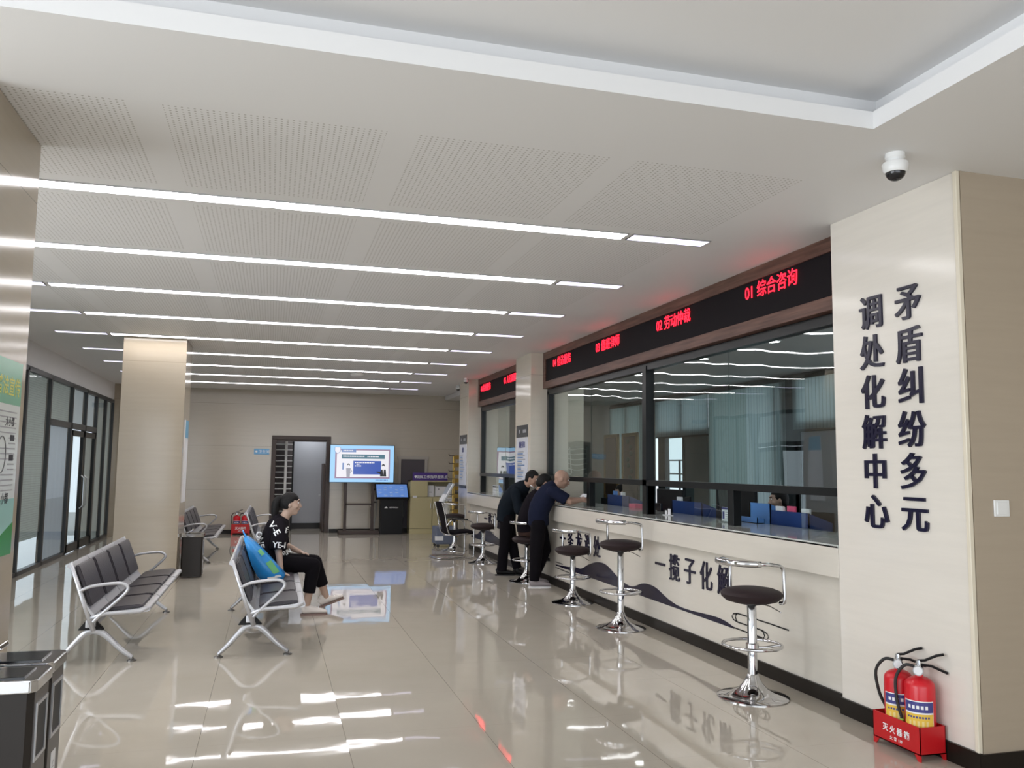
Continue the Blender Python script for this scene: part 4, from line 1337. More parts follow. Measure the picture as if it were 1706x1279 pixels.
def ext_box(loc, L, D, Hh, rz, label, words, ts=1.0):
    """open red floor box, long side along local X, front towards local -Y"""
    t = thing('extinguisher_box', label, 'fire box', loc, rz)
    z0 = 0.035
    m = MB()
    m.box((-L/2, -D/2, z0), (L/2, -D/2+0.004, Hh)); m.box((-L/2, D/2-0.004, z0), (L/2, D/2, Hh))
    m.box((-L/2, -D/2, z0), (-L/2+0.004, D/2, Hh)); m.box((L/2-0.004, -D/2, z0), (L/2, D/2, Hh))
    m.box((-L/2, -D/2, z0), (L/2, D/2, z0+0.006))
    m.build('box_body', M['red_b'], t)
    for x in (-1, 1):
        for y in (-1, 1):
            xa, xb = (x*L/2, x*(L/2-0.05)) if x > 0 else (-L/2, -L/2+0.05)
            MB().prism([(x*L/2, z0+0.001), (x*(L/2-0.05), z0+0.001), (x*(L/2-0.022), 0), (x*L/2, 0)], y*(D/2-0.006), y*D/2, 'Y').build('foot', M['red_b'], t)
    m = MB()
    m.text(words[0], 0.045*ts, face_mx('-Y', (0, -D/2-0.0005, Hh*0.62)), 0.001, 0.02)
    m.text(words[1], 0.022*ts, face_mx('-Y', (0, -D/2-0.0005, Hh*0.36)), 0.001, 0.02)
    m.build('lettering', M['wink'], t)
    return t
# big box by the text pillar: long side runs along the pillar, front faces -X  (local -Y -> world -X : rz = -90 deg)
ext_box((3.592, 4.215, 0), 0.38, 0.172, 0.185, -PI/2, 'red metal box holding two fire extinguishers at the text pillar', ('灭 火 器 箱', '火  警  119'))
extinguisher((3.594, 4.283, 0.042), 1.08, -0.72, 'red fire extinguisher at the left of the box by text pillar', (-0.070, 0.080))
extinguisher((3.594, 4.116, 0.042), 1.08, -0.80, 'red fire extinguisher at the right of the box by text pillar', (-0.098, 0.016))
ext_box((-0.62, 20.25, 0), 0.40, 0.22, 0.24, 0, 'small red extinguisher box at far wall left of doorway', ('灭火器箱', '火警 119'), 1.3)
extinguisher((-0.71, 20.25, 0.042), 1.05, 0, 'distant red extinguisher in the left half of the far box')
extinguisher((-0.53, 20.25, 0.042), 1.05, 0, 'distant red extinguisher in the right half of the far box')

# ================================================================== LITTER BINS
def litter_bin(loc, w_, d_, h_, label, front='x', grp=None):
    """w_ along local Y (the side with the opening faces +X), d_ along X"""
    t = thing('litter_bin', label, 'bin', loc, 0, grp)
    m = MB()
    c_ = 0.02
    poly = [(-d_/2, -w_/2+c_), (-d_/2+c_, -w_/2), (d_/2-c_, -w_/2), (d_/2, -w_/2+c_), (d_/2, w_/2-c_), (d_/2-c_, w_/2), (-d_/2+c_, w_/2), (-d_/2, w_/2-c_)]
    m.prism(poly, 0.02, h_-0.05, 'Z', 0)
    m.build('bin_body', M['bin_body'], t)
    MB().box((d_/2-0.002, -w_/2+0.022, 0.03), (d_/2+0.003, w_/2-0.022, h_-0.055)).build('front_panel', M['bin_side'], t)
    o = 0.012
    rim = [(x*(1+2*o/d_), y*(1+2*o/w_)) for x, y in poly]
    m = MB()
    m.prism(rim, h_-0.055, h_-0.012, 'Z', 0, 0.004)
    m.build('chrome_rim', M['chrome'], t)
    m = MB()
    m.box((-d_/2+0.04, -w_/2+0.035, h_-0.014), (d_/2-0.04, w_/2-0.035, h_-0.006), 0, 0.002)
    m.build('ash_tray', M['black_s'], t)
    m = MB()
    tl_ = Matrix.Translation((-d_/2+0.10, 0, h_+0.015)) @ Matrix.Rotation(-0.5, 4, 'Y')
    m.box((-0.05, -w_/2+0.06, -0.008), (0.05, w_/2-0.06, 0.012), 0, 0.004, tl_)
    m.build('tray_flap', M['chrome'], t)
    m = MB()
    y0, y1, z0, z1 = -w_/2+0.05, w_/2-0.05, h_-0.30, h_-0.115
    for (a, b_) in (((y0-0.012, z0-0.012), (y1+0.012, z0)), ((y0-0.012, z1), (y1+0.012, z1+0.012)), ((y0-0.012, z0), (y0, z1)), ((y1, z0), (y1+0.012, z1))):
        m.box((d_/2, a[0], a[1]), (d_/2+0.008, b_[0], b_[1]))
    m.build('opening_frame', M['steel'], t)
    MB().box((d_/2, y0, z0), (d_/2+0.004, y1, z1)).build('opening', M['black'], t)
    m = MB().box((d_/2+0.003, -0.035, h_-0.52), (d_/2+0.0045, 0.035, h_-0.38), 0)
    m.prism([(-0.016, h_-0.445), (0.016, h_-0.445), (0.0, h_-0.415)], d_/2+0.0045, d_/2+0.005, 'X', 1)
    m.prism([(-0.010, h_-0.441), (0.010, h_-0.441), (0.0, h_-0.422)], d_/2+0.005, d_/2+0.0055, 'X', 0)
    for k in range(3):
        m.box((d_/2+0.0045, -0.022, h_-0.470-k*0.013), (d_/2+0.005, 0.022, h_-0.465-k*0.013), 1)
    m.build('recycling_sticker', [M['paper'], M['inkg']], t)
    return t
litter_bin((-0.965, 3.60, 0), 0.235, 0.34, 0.825, 'dark litter bin with chrome rim at lower left corner, nearer of the pair', grp=None)
litter_bin((-0.975, 3.885, 0), 0.235, 0.34, 0.825, 'dark litter bin with chrome rim, behind the nearest bin', grp=None)
litter_bin((-1.03, 12.88, 0), 0.28, 0.28, 0.62, 'dark litter bin with chrome top beside the middle column', grp=None)

# ================================================================== WAITING BENCHES
def make_bench(label, grp):
    t = thing('waiting_bench', label, 'bench', (0, 0, 0), 0, grp)
    P, NS = 0.635, 4
    L = P*NS
    MB().box((-0.155, 0.03, 0.285), (-0.085, L-0.03, 0.345), 0, 0.006).build('beam', M['steel'], t)
    # cast leg frames: splayed feet, triangle, back upright
    for y in (0.10, L-0.10):
        m = MB()
        m.loft(smooth3([(0.19, y, 0.03), (0.10, y, 0.10), (0.0, y, 0.20), (-0.07, y, 0.245), (-0.14, y, 0.245), (-0.20, y, 0.20), (-0.29, y, 0.10), (-0.365, y, 0.03)], 4),
               [(0.020, 0.015+0.012*math.sin(PI*k/28)) for k in range(29)], 10, side=(0, 1, 0))
        m.prism([(-0.025, 0.260), (-0.220, 0.260), (-0.130, 0.372)], y-0.024, y+0.024, 'Y', 1, 0.004)
        m.build('leg_frame', [M['steel'], M['black']], t, True)
        for x in (0.19, -0.365):
            MB().lathe([(0.036, 0), (0.036, 0.010), (0.014, 0.018), (0.011, 0.035)], (x, y, 0), 18).build('foot_glide', M['glide'], t, True)
    for y in (0.02, L-0.02):
        # side frame: back upright, seat rail
        m = MB()
        m.loft([(-0.09, y, 0.26), (-0.18, y, 0.50), (-0.285, y, 0.80)], [(0.012, 0.020), (0.012, 0.017), (0.012, 0.014)], 8, side=(0, 1, 0))
        m.loft([(-0.12, y, 0.36), (-0.02, y, 0.395), (0.24, y, 0.405), (0.31, y, 0.43)], [(0.012, 0.018)]*4, 8, side=(0, 1, 0))
        m.build('side_frame', M['steel'], t, True)
        m = MB().tube(smooth3([(-0.21, y, 0.575), (-0.12, y, 0.612), (0.04, y, 0.630), (0.11, y, 0.625), (0.145, y, 0.595), (0.13, y, 0.555), (0.06, y, 0.485), (-0.06, y, 0.375), (-0.10, y, 0.33)]), 0.0135, 10)
        m.build('armrest', M['steel'], t, True)
    for i in range(NS):
        a, b_ = i*P+0.012, (i+1)*P-0.012
        # seat pan: bent sheet with rolled front
        m = MB()
        prof = [(-0.085, 0.385), (-0.04, 0.405), (0.10, 0.415), (0.23, 0.428), (0.295, 0.445), (0.318, 0.435), (0.322, 0.415), (0.305, 0.400), (0.22, 0.402), (0.08, 0.395), (-0.04, 0.385), (-0.085, 0.368)]
        m.prism(prof, a, b_, 'Y', 0, 0.003)
        seat = m.build('seat', M['steel'], t, True)
        m = MB()
        prof = [(-0.065, 0.415), (-0.04, 0.432), (0.08, 0.446), (0.22, 0.458), (0.262, 0.452), (0.265, 0.438), (0.22, 0.430), (0.08, 0.416), (-0.05, 0.405)]
        m.prism(prof, a+0.025, b_-0.025, 'Y', 0, 0.008)
        m.build('seat_pad', M['pad'], seat, True)
        m = MB()
        prof = [(-0.085, 0.385), (-0.145, 0.46), (-0.20, 0.60), (-0.262, 0.765), (-0.285, 0.795), (-0.305, 0.790), (-0.308, 0.765), (-0.282, 0.755), (-0.222, 0.595), (-0.165, 0.455), (-0.105, 0.372)]
        m.prism(prof, a, b_, 'Y', 0, 0.003)
        back = m.build('backrest', M['steel'], t, True)
        m = MB()
        prof = [(-0.112, 0.455), (-0.160, 0.600), (-0.222, 0.765), (-0.240, 0.780), (-0.258, 0.770), (-0.192, 0.600), (-0.140, 0.460)]
        m.prism(prof, a+0.03, b_-0.03, 'Y', 0, 0.008)
        m.build('back_pad', M['pad'], back, True)
    return t
BG = 'four seat waiting benches'
bench = make_bench('silver waiting bench with charcoal pads where the woman is sitting', BG)
bench.location = (0, 7.45, 0)
dup(bench, (-1.22, 7.48, 0), 0, 'empty silver waiting bench with charcoal pads nearest the poster pillar', BG)
dup(bench, (-1.11, 14.50, 0), 0, 'silver waiting bench behind the bin beside the middle column', BG)
dup(bench, (-0.08, 14.50, 0), 0, 'far silver waiting bench seen just left of the sitting woman', BG)

# blue carrier bag leaning on the backrest next to the woman
bg = thing('carrier_bag', 'bright blue carrier bag leaning on the bench back beside the woman', 'bag', (0, 8.98, 0))
m = MB()
def ring(P): return [m.bm.verts.new(p) for p in P]
def bagring(z, x0, x1, y0, y1, b_=0.0):
    return ring([(x0, y0, z), ((x0+x1)/2, y0-b_, z), (x1, y0, z), (x1+b_, (y0+y1)/2, z), (x1, y1, z), ((x0+x1)/2, y1+b_, z), (x0, y1, z), (x0, (y0+y1)/2, z)])
rs = [bagring(0.462, -0.05, 0.15, -0.22, 0.22), bagring(0.50, -0.09, 0.165, -0.23, 0.23, 0.01), bagring(0.60, -0.145, 0.07, -0.23, 0.23, 0.012), bagring(0.70, -0.185, -0.02, -0.22, 0.22, 0.01), bagring(0.80, -0.215, -0.12, -0.20, 0.20, 0.004), bagring(0.865, -0.235, -0.20, -0.18, 0.18)]
for A, B in zip(rs, rs[1:]):
    for k in range(8):
        m.bm.faces.new((A[k], A[(k+1) % 8], B[(k+1) % 8], B[k]))
m.bm.faces.new(rs[0][::-1]); m.bm.faces.new(rs[-1])
bb = m.build('bag_body', M['bag'], bg, True)
m = MB()
m.quad([(0.118, -0.236, 0.545), (0.03, -0.243, 0.66), (-0.02, -0.243, 0.63), (0.06, -0.236, 0.52)], 0)
m.quad([(-0.03, -0.240, 0.72), (-0.07, -0.236, 0.77), (-0.10, -0.236, 0.75), (-0.06, -0.240, 0.70)], 0)
m.quad([(0.14, -0.237, 0.495), (0.12, -0.237, 0.515), (0.00, -0.237, 0.490), (0.01, -0.237, 0.47)], 1)
m.build('bag_print', [M['bag_g'], M['wink']], bb)
MB().tube(smooth3([(-0.20, -0.08, 0.85), (-0.235, -0.07, 0.90), (-0.25, 0.0, 0.93), (-0.24, 0.07, 0.90), (-0.21, 0.08, 0.85)]), 0.007, 6).build('bag_handle', M['bag'], bg, True)

# ================================================================== BAR STOOLS
def make_stool(seat_z, label, grp):
    """faces local +X; backrest loop on the local -X side"""
    t = thing('bar_stool', label, 'stool', (0, 0, 0), 0, grp)
    RB = 0.250
    MB().lathe([(RB, 0.0), (RB, 0.006), (RB-0.012, 0.012), (0.20, 0.020), (0.15, 0.034), (0.10, 0.060), (0.065, 0.098), (0.045, 0.135), (0.038, 0.155), (0.034, 0.160)], n=40).build('base', M['chrome'], t, True)
    zc = seat_z-0.085
    MB().lathe([(0.033, 0.15), (0.033, zc), (0.030, zc+0.004), (0.024, zc+0.005), (0.024, seat_z-0.065)], n=24).build('column', M['chrome'], t, True)
    zr = 0.36 if seat_z > 0.66 else 0.30
    pts = [(0.205*math.cos(a), 0.205*math.sin(a), zr) for a in [k*2*PI/36 for k in range(36)]]
    fr_ = MB().tube(pts, 0.011, 8, closed=True)
    fr_.build('foot_ring', M['chrome'], t, True)
    m = MB()
    m.lathe([(0.036, zr-0.035), (0.045, zr-0.03), (0.045, zr+0.01), (0.036, zr+0.015)], n=20)
    m.tube(smooth3([(0.03, 0.02, zr-0.02), (0.08, 0.07, zr-0.015), (0.12, 0.12, zr+0.0), (0.145, 0.145, zr)]), 0.009, 8)
    m.tube(smooth3([(0.03, -0.02, zr-0.02), (0.08, -0.07, zr-0.015), (0.12, -0.12, zr+0.0), (0.145, -0.145, zr)]), 0.009, 8)
    m.build('ring_holder', M['chrome'], t, True)
    RS = 0.215
    prof = [(0.06, -0.074), (0.13, -0.072), (RS-0.035, -0.058), (RS-0.004, -0.032), (RS+0.002, -0.012), (RS-0.012, 0.008), (RS-0.05, 0.022), (0.11, 0.031), (0.05, 0.035), (0.005, 0.036)]
    MB().lathe([(r_, z+seat_z) for r_, z in prof], n=40).build('seat_cushion', M['seat'], t, True)
    zb = seat_z+0.205
    loop = [(0.06, -RS+0.02, seat_z-0.058), (0.06, -RS-0.012, seat_z-0.052), (0.06, -RS-0.022, seat_z-0.02), (0.055, -RS-0.02, zb-0.05), (0.04, -RS-0.016, zb-0.012), (0.0, -RS-0.008, zb)]
    arc = [((RS+0.01)*math.cos(a), (RS+0.01)*math.sin(a), zb+0.012) for a in [math.radians(d) for d in range(-110, -261, -15)]]
    pts = loop + arc + [(x, -y, z) for x, y, z in loop[::-1]]
    MB().tube(smooth3(pts, 3), 0.0125, 10).build('backrest_tube', M['chrome'], t, True)
    arc2 = [((RS+0.03)*math.cos(a), (RS+0.03)*math.sin(a), zb+0.014) for a in [math.radians(d) for d in range(-125, -236, -10)]]
    MB().loft(arc2, [(0.021, 0.009)]*len(arc2), 8, side=(0, 0, 1)).build('backrest_band', M['chrome'], t, True)
    MB().tube([(0.02, -0.03, seat_z-0.075), (0.05, -0.12, seat_z-0.09), (0.07, -0.20, seat_z-0.125)], 0.005, 6).build('height_lever', M['chrome'], t)
    MB().box((-0.065, -0.065, seat_z-0.086), (0.065, 0.065, seat_z-0.070), 0, 0.004).build('seat_plate', M['black'], t)
    return t
SG = 'chrome bar stools along the counter'
for (x, y, sz, rz, lb) in ((3.335, 5.44, 0.728, 0.35, 'nearest chrome bar stool with round dark seat, closest to the extinguishers'),
                           (3.43, 8.02, 0.842, 0.42, 'tall chrome bar stool, second from the extinguishers, highest seat'),
                           (3.50, 9.62, 0.632, 0.42, 'low chrome bar stool, third from extinguishers, beside bald man'),
                           (3.505, 11.52, 0.60, 0.42, 'chrome bar stool under the seated middle person'),
                           (3.44, 13.83, 0.622, 0.42, 'chrome bar stool left of the leaning dark haired man'),
                           (3.40, 15.95, 0.66, 0.5, 'farthest chrome bar stool behind the office chair')):
    s_ = make_stool(sz, lb, SG)
    s_.location = (x, y, 0)
    s_.rotation_euler = (0, 0, rz)

# cantilever office chair
oc = thing('cantilever_chair', 'black cantilever office chair with chrome frame and armrests', 'chair', (3.10, 14.75, 0), 0.08)
m = MB()
m.loft(smooth3([(-0.235, 0, 0.97), (-0.225, 0, 0.90), (-0.17, 0, 0.70), (-0.13, 0, 0.55), (-0.11, 0, 0.47)]), [(0.24, 0.022)]*21, 14, side=(0, 1, 0))
m.build('backrest', M['black_cloth'], oc, True)
m = MB()
m.loft(smooth3([(-0.13, 0, 0.47), (-0.06, 0, 0.43), (0.10, 0, 0.445), (0.28, 0, 0.455), (0.34, 0, 0.43)]), [(0.245, 0.035)]*21, 14, side=(0, 1, 0))
m.build('seat', M['black_cloth'], oc, True)
for y in (-0.25, 0.25):
    MB().tube(smooth3([(-0.255, y, 0.965), (-0.20, y, 0.75), (-0.15, y, 0.50), (-0.08, y, 0.405), (0.10, y, 0.405), (0.33, y, 0.415)]), 0.009, 8).build('side_rail', M['chrome'], oc, True)
    MB().tube(smooth3([(-0.18, y*1.08, 0.55), (-0.10, y*1.1, 0.65), (0.02, y*1.1, 0.672), (0.22, y*1.1, 0.655), (0.30, y*1.1, 0.60), (0.32, y*1.1, 0.42), (0.32, y*1.1, 0.06), (0.29, y*1.1, 0.018)]), 0.0125, 8).build('arm_frame', M['chrome'], oc, True)
    MB().loft([(-0.09, y*1.1, 0.672), (0.05, y*1.1, 0.690), (0.20, y*1.1, 0.675)], [(0.025, 0.012)]*3, 8, side=(0, 1, 0)).build('arm_pad', M['black'], oc)
MB().tube(smooth3([(0.30, -0.275, 0.014), (0.0, -0.275, 0.014), (-0.28, -0.27, 0.014), (-0.33, -0.2, 0.014), (-0.33, 0.2, 0.014), (-0.28, 0.27, 0.014), (0.0, 0.275, 0.014), (0.30, 0.275, 0.014)]), 0.0135, 8).build('floor_frame', M['chrome'], oc, True)

# ================================================================== PEOPLE
def remesh(mb, voxel, smooth=4, factor=0.5):
    me = bpy.data.meshes.new('tmp')
    mb.bm.to_mesh(me)
    mb.bm.free()
    o = bpy.data.objects.new('tmp', me)
    COL.objects.link(o)
    md = o.modifiers.new('r', 'REMESH')
    md.mode = 'VOXEL'
    md.voxel_size = voxel
    md.use_smooth_shade = True
    ms = o.modifiers.new('s', 'SMOOTH')
    ms.factor = factor
    ms.iterations = smooth
    dg = bpy.context.evaluated_depsgraph_get()
    out = bpy.data.meshes.new_from_object(o.evaluated_get(dg))
    bpy.data.objects.remove(o)
    bpy.data.meshes.remove(me)
    for p in out.polygons:
        p.use_smooth = True
    return out

def mesh_obj(name, me, m, parent):
    me.materials.clear()
    me.materials.append(m)
    me.name = name
    o = bpy.data.objects.new(name, me)
    COL.objects.link(o)
    o.parent = parent
    return o

V = Vector
def limb(mb, pts, rads, n=14, k=4, side=None):
    """tapered limb through joints, rounded ends"""
    P = [V(p) for p in pts]
    Q, Rr = [], []
    for i in range(len(P)-1):
        for j in range(k):
            t = j/k
            Q.append(P[i].lerp(P[i+1], t)); Rr.append(rads[i]*(1-t)+rads[i+1]*t)
    Q.append(P[-1]); Rr.append(rads[-1])
    mb.loft(Q, Rr, n)
    for p, r in zip(P, rads):
        mb.ball(p, r*0.985, 0, 2)

def head_frame(pos, yaw, pitch, roll=0.0):
    return Matrix.Translation(V(pos)) @ Matrix.Rotation(yaw, 4, 'Z') @ Matrix.Rotation(pitch, 4, 'Y') @ Matrix.Rotation(roll, 4, 'X')

def add_head(mb, F, s=1.0):
    """head-local: x forward, y left, z up; centre of the skull at the origin"""
    def T(p): return F @ V(p)
    def fn(q):
        x, y, z = q
        if z < 0:
            y *= 1-0.30*(-z)**1.5
            x = x*(1-0.10*(-z)) + 0.10*(-z)
        if x > 0.3 and 0.0 < z < 0.30:
            x *= 0.955
        return V((x, y, z))
    R3 = F.to_3x3().to_4x4()
    mb.ball(T((0, 0, 0)), (0.096*s, 0.078*s, 0.120*s), 0, 4, R3, fn)
    mb.ball(T((-0.02*s, 0, 0.03*s)), (0.092*s, 0.080*s, 0.092*s), 0, 3, R3)
    mb.ball(T((0.055*s, 0, -0.085*s)), (0.032*s, 0.032*s, 0.028*s), 0, 2, R3)          # chin
    mb.loft([T((0.088*s, 0, 0.030*s)), T((0.100*s, 0, 0.005*s)), T((0.113*s, 0, -0.018*s)), T((0.092*s, 0, -0.030*s))], [0.010*s, 0.012*s, 0.016*s, 0.012*s], 8)
    mb.ball(T((0.086*s, 0, 0.050*s)), (0.014*s, 0.050*s, 0.010*s), 0, 2, R3)           # brow
    mb.ball(T((0.089*s, 0, -0.052*s)), (0.013*s, 0.024*s, 0.010*s), 0, 2, R3)          # lips
    for y in (-1, 1):
        mb.ball(T((-0.005*s, y*0.081*s, -0.002*s)), (0.020*s, 0.010*s, 0.032*s), 0, 2, R3)
        mb.ball(T((0.052*s, y*0.045*s, -0.02*s)), (0.032*s, 0.024*s, 0.026*s), 0, 2, R3)

def face_parts(F, root, s=1.0, brow=True):
    def T(p): return F @ V(p)
    for y in (-1, 1):
        m = MB()
        m.ball(T((0.0805*s, y*0.031*s, 0.022*s)), 0.0100*s, 0, 2)
        m.ball(T((0.0870*s, y*0.031*s, 0.022*s)), 0.0050*s, 1, 2)
        m.build('eye', [M['paper'], M['black']], root, True)
        if brow:
            MB().loft([T((0.094*s, y*0.016*s, 0.044*s)), T((0.091*s, y*0.034*s, 0.049*s)), T((0.080*s, y*0.050*s, 0.044*s))], [0.004*s]*3, 6).build('eyebrow', M['hair'], root, True)
    MB().loft([T((0.096*s, -0.022*s, -0.053*s)), T((0.1025*s, 0, -0.052*s)), T((0.096*s, 0.022*s, -0.053*s))], [(0.003*s), 0.0045*s, 0.003*s], 6).build('mouth', M_LIP, root, True)
M_LIP = mat('lips', (0.28, 0.10, 0.09), 0.45)

def hair_mesh(F, s, kind):
    def T(p): return F @ V(p)
    R3 = F.to_3x3().to_4x4()
    mb = MB()
    def fn(q):
        x, y, z = q
        # pull the face and neck region inside the skull
        if kind == 'woman':
            line = 0.27 if x > 0.55 else (0.27-(0.55-x)*1.0 if x > 0.15 else (-0.13-(0.15-x)*3.0 if x > -0.02 else -0.72))
        else:
            line = 0.48 if x > 0.42 else (0.48-(0.42-x)*1.25 if x > 0.10 else (0.08-(0.10-x)*3.2 if x > -0.08 else -0.52))
        if z < line:
            return V((x, y, z))*0.78
        return V((x, y, z))
    hk = 1.0 if kind == 'woman' else 0.975
    if kind != 'woman':
        # nape and side hair
        mb.ball(T((-0.047*s, 0, -0.030*s)), (0.058*s, 0.074*s, 0.060*s), 0, 3, R3)
        for y_ in (-1, 1):
            mb.ball(T((0.012*s, y_*0.070*s, 0.040*s)), (0.030*s, 0.016*s, 0.036*s), 0, 2, R3)
    mb.ball(T((-0.012*s, 0, 0.020*s)), (0.106*s*hk, 0.090*s*hk, 0.113*s*hk), 0, 4, R3, fn)
    return mb

def hand(mb, wrist, d, nrm, s=1.0, curl=0.25, thumb=1, spread=0.12):
    """wrist -> fingers along d, back of the hand towards nrm, thumb on side thumb*(nrm x d)"""
    w_, d, nrm = V(wrist), V(d).normalized(), V(nrm).normalized()
    sd = nrm.cross(d).normalized()
    nrm = d.cross(sd).normalized()
    mb.loft([w_-d*0.02*s, w_+d*0.02*s, w_+d*0.06*s, w_+d*0.092*s], [(0.026*s, 0.021*s), (0.034*s, 0.017*s), (0.042*s, 0.015*s), (0.040*s, 0.012*s)], 12, side=sd)
    for i, (off, ln) in enumerate(((0.030, 0.070), (0.010, 0.078), (-0.011, 0.073), (-0.031, 0.058))):
        base = w_+d*0.085*s+sd*off*thumb*s
        dd_ = (d+sd*off*thumb*spread*30*0.1).normalized()
        P = [base]
        ang = 0.0
        for seg in (0.45, 0.32, 0.23):
            ang += curl
            step = dd_*math.cos(ang)-nrm*math.sin(ang)
            P.append(P[-1]+step*ln*seg*s)
        mb.loft(P, [0.0095*s, 0.009*s, 0.0082*s, 0.0066*s], 8)
        mb.ball(P[-1], 0.0066*s, 0, 1)
    b = w_+d*0.022*s+sd*0.028*thumb*s
    P = [b, b+(sd*thumb*0.7+d*0.7).normalized()*0.034*s-nrm*0.004*s, b+(sd*thumb*0.7+d*0.7).normalized()*0.040*s+d*0.024*s-nrm*0.010*s]
    mb.loft(P, [0.014*s, 0.0105*s, 0.0075*s], 8)
    mb.ball(P[-1], 0.0075*s, 0, 1)

def shoe(root, heel, d, up, m_up, m_sole, s=1.0, chunky=False):
    """heel = point on the ground under the heel; d = toe direction; up = local up"""
    h_, d, up = V(heel), V(d).normalized(), V(up).normalized()
    sd = up.cross(d).normalized()
    up = d.cross(sd).normalized()
    k = 1.25 if chunky else 1.0
    st_ = 0.020 if chunky else 0.016
    L = 0.275*s
    prof = [(-0.02, 0.028, 0.040), (0.02, 0.038, 0.055), (0.08, 0.037, 0.046), (0.15, 0.043, 0.036), (0.21, 0.045, 0.028), (0.25, 0.036, 0.020), (0.272, 0.018, 0.012)]
    m = MB()
    m.loft([h_+d*a*s+up*(st_+hh*s*0.9) for a, ww, hh in prof], [(ww*s, hh*s) for a, ww, hh in prof], 14, side=sd)
    m.loft([h_+d*0.035*s+up*(st_+0.06*s), h_+d*0.03*s+up*(st_+0.115*s)], [(0.040*s, 0.046*s), (0.038*s, 0.044*s)], 14, side=sd)
    o = mesh_obj('shoe', remesh(m, 0.008, 3), m_up, root)
    m = MB()
    pl = []
    for a, ww, hh in [(-0.035, 0.020, 0), (-0.02, 0.034, 0)]+prof[1:]:
        pl.append((a*s, ww*s*1.08))
    pts = [h_+d*a+sd*b_ for a, b_ in pl]+[h_+d*a-sd*b_ for a, b_ in pl[::-1]]
    A = [m.bm.verts.new(p) for p in pts]; B = [m.bm.verts.new(p+up*st_) for p in pts]
    m.bm.faces.new(A[::-1]); m.bm.faces.new(B)
    for i in range(len(A)):
        m.bm.faces.new((A[i], A[(i+1) % len(A)], B[(i+1) % len(A)], B[i]))
    m.build('sole', m_sole, o)
    if chunky:
        m = MB()
        for a in (0.10, 0.135, 0.17):
            m.loft([h_+d*a*s+sd*0.030*s+up*(st_+0.052*s), h_+d*a*s+up*(st_+0.072*s), h_+d*a*s-sd*0.030*s+up*(st_+0.052*s)], 0.004, 6)
        m.build('laces', M['wink'], o)
    return o

def on_surface(me_objs, txt, size, c, ang, ydir, m, root, mirror=False, bold=0.02):
    """print txt on cloth: planar letters in X-Z around c, dropped along Y onto the cloth"""
    mb = MB()
    R_m = Matrix.Rotation(ang, 4, 'Y')
    mb.text(txt, size, Matrix.Identity(4), 0.0, bold)
    bmesh.ops.subdivide_edges(mb.bm, edges=mb.bm.edges[:], cuts=1)
    bvh = BVHTree.FromPolygons([v.co for v in me_objs.data.vertices], [p.vertices for p in me_objs.data.polygons])
    for v in mb.bm.verts:
        p = V((v.co.x, 0, v.co.y))
        p = R_m @ p
        o_ = V((c[0]+p.x, c[1]-ydir*1.0, c[2]+p.z))
        hit = bvh.ray_cast(o_, V((0, ydir, 0)))
        v.co = (hit[0]-V((0, ydir*0.004, 0))) if hit[0] else V((c[0]+p.x, c[1], c[2]+p.z))
    return mb.build('shirt_print', m, root)

# ---------------------------------------------------------------- seated woman
wo = thing('person', 'person with black ponytail and black lettered T-shirt sitting on the bench', 'person', (0, 0, 0))
HF = head_frame((0.215, 9.55, 1.165), -0.05, 0.06)
b = MB()
b.loft([(0.03, 9.55, 0.50), (0.02, 9.55, 0.58), (0.035, 9.55, 0.70), (0.07, 9.55, 0.83), (0.10, 9.55, 0.94), (0.125, 9.55, 1.00), (0.14, 9.55, 1.035)],
       [(0.17, 0.12), (0.175, 0.125), (0.15, 0.105), (0.155, 0.11), (0.165, 0.10), (0.13, 0.08), (0.055, 0.055)], 18, side=(0, 1, 0))
limb(b, [(0.135, 9.55, 0.99), (0.165, 9.55, 1.04), (0.195, 9.55, 1.10)], [0.058, 0.052, 0.050])
add_head(b, HF)
SH_R, EL_R, WR_R = (0.115, 9.375, 0.975), (0.10, 9.24, 0.72), (0.135, 9.18, 0.505)
SH_L, EL_L, WR_L = (0.115, 9.725, 0.975), (0.14, 9.80, 0.73), (0.34, 9.72, 0.635)
limb(b, [SH_R, EL_R, WR_R], [0.052, 0.040, 0.026])
limb(b, [SH_L, EL_L, WR_L], [0.052, 0.040, 0.026])
hand(b, (0.14, 9.175, 0.485), (0.85, -0.25, -0.35), (0.25, 0, 1), 0.92, 0.12, 1, 0.3)
hand(b, WR_L, (1, -0.35, -0.25), (0, 0.1, 1), 0.92, 0.3, -1)
HIP_R, KN_R, AN_R = (0.06, 9.455, 0.545), (0.475, 9.42, 0.525), (0.415, 9.42, 0.10)
HIP_L, KN_L, AN_L = (0.06, 9.645, 0.545), (0.50, 9.70, 0.53), (0.635, 9.74, 0.14)
for a_, k_, n_ in ((HIP_R, KN_R, AN_R), (HIP_L, KN_L, AN_L)):
    limb(b, [a_, k_, n_], [0.085, 0.058, 0.038])
mesh_obj('body', remesh(b, 0.0075, 3), M['skin_w'], wo)
face_parts(HF, wo, 1.0)
mesh_obj('hair', remesh(hair_mesh(HF, 1.0, 'woman'), 0.008, 2), M['hair'], wo)
def T(p): return HF @ V(p)
m = MB()
m.loft(smooth3([T((-0.085, 0, 0.045)), T((-0.125, 0, 0.045)), T((-0.150, 0, 0.0)), T((-0.155, 0, -0.08)), T((-0.150, 0, -0.16)), T((-0.150, 0, -0.22))], 4),
       [(0.026+0.022*math.sin(PI*min(1, k/17))) for k in range(21)], 12)
mesh_obj('ponytail', remesh(m, 0.008, 3), M['hair'], wo)
m = MB().loft([T((-0.098, 0, 0.048)), T((-0.112, 0, 0.047))], 0.027, 12)
m.build('hair_tie', M['black'], wo, True)
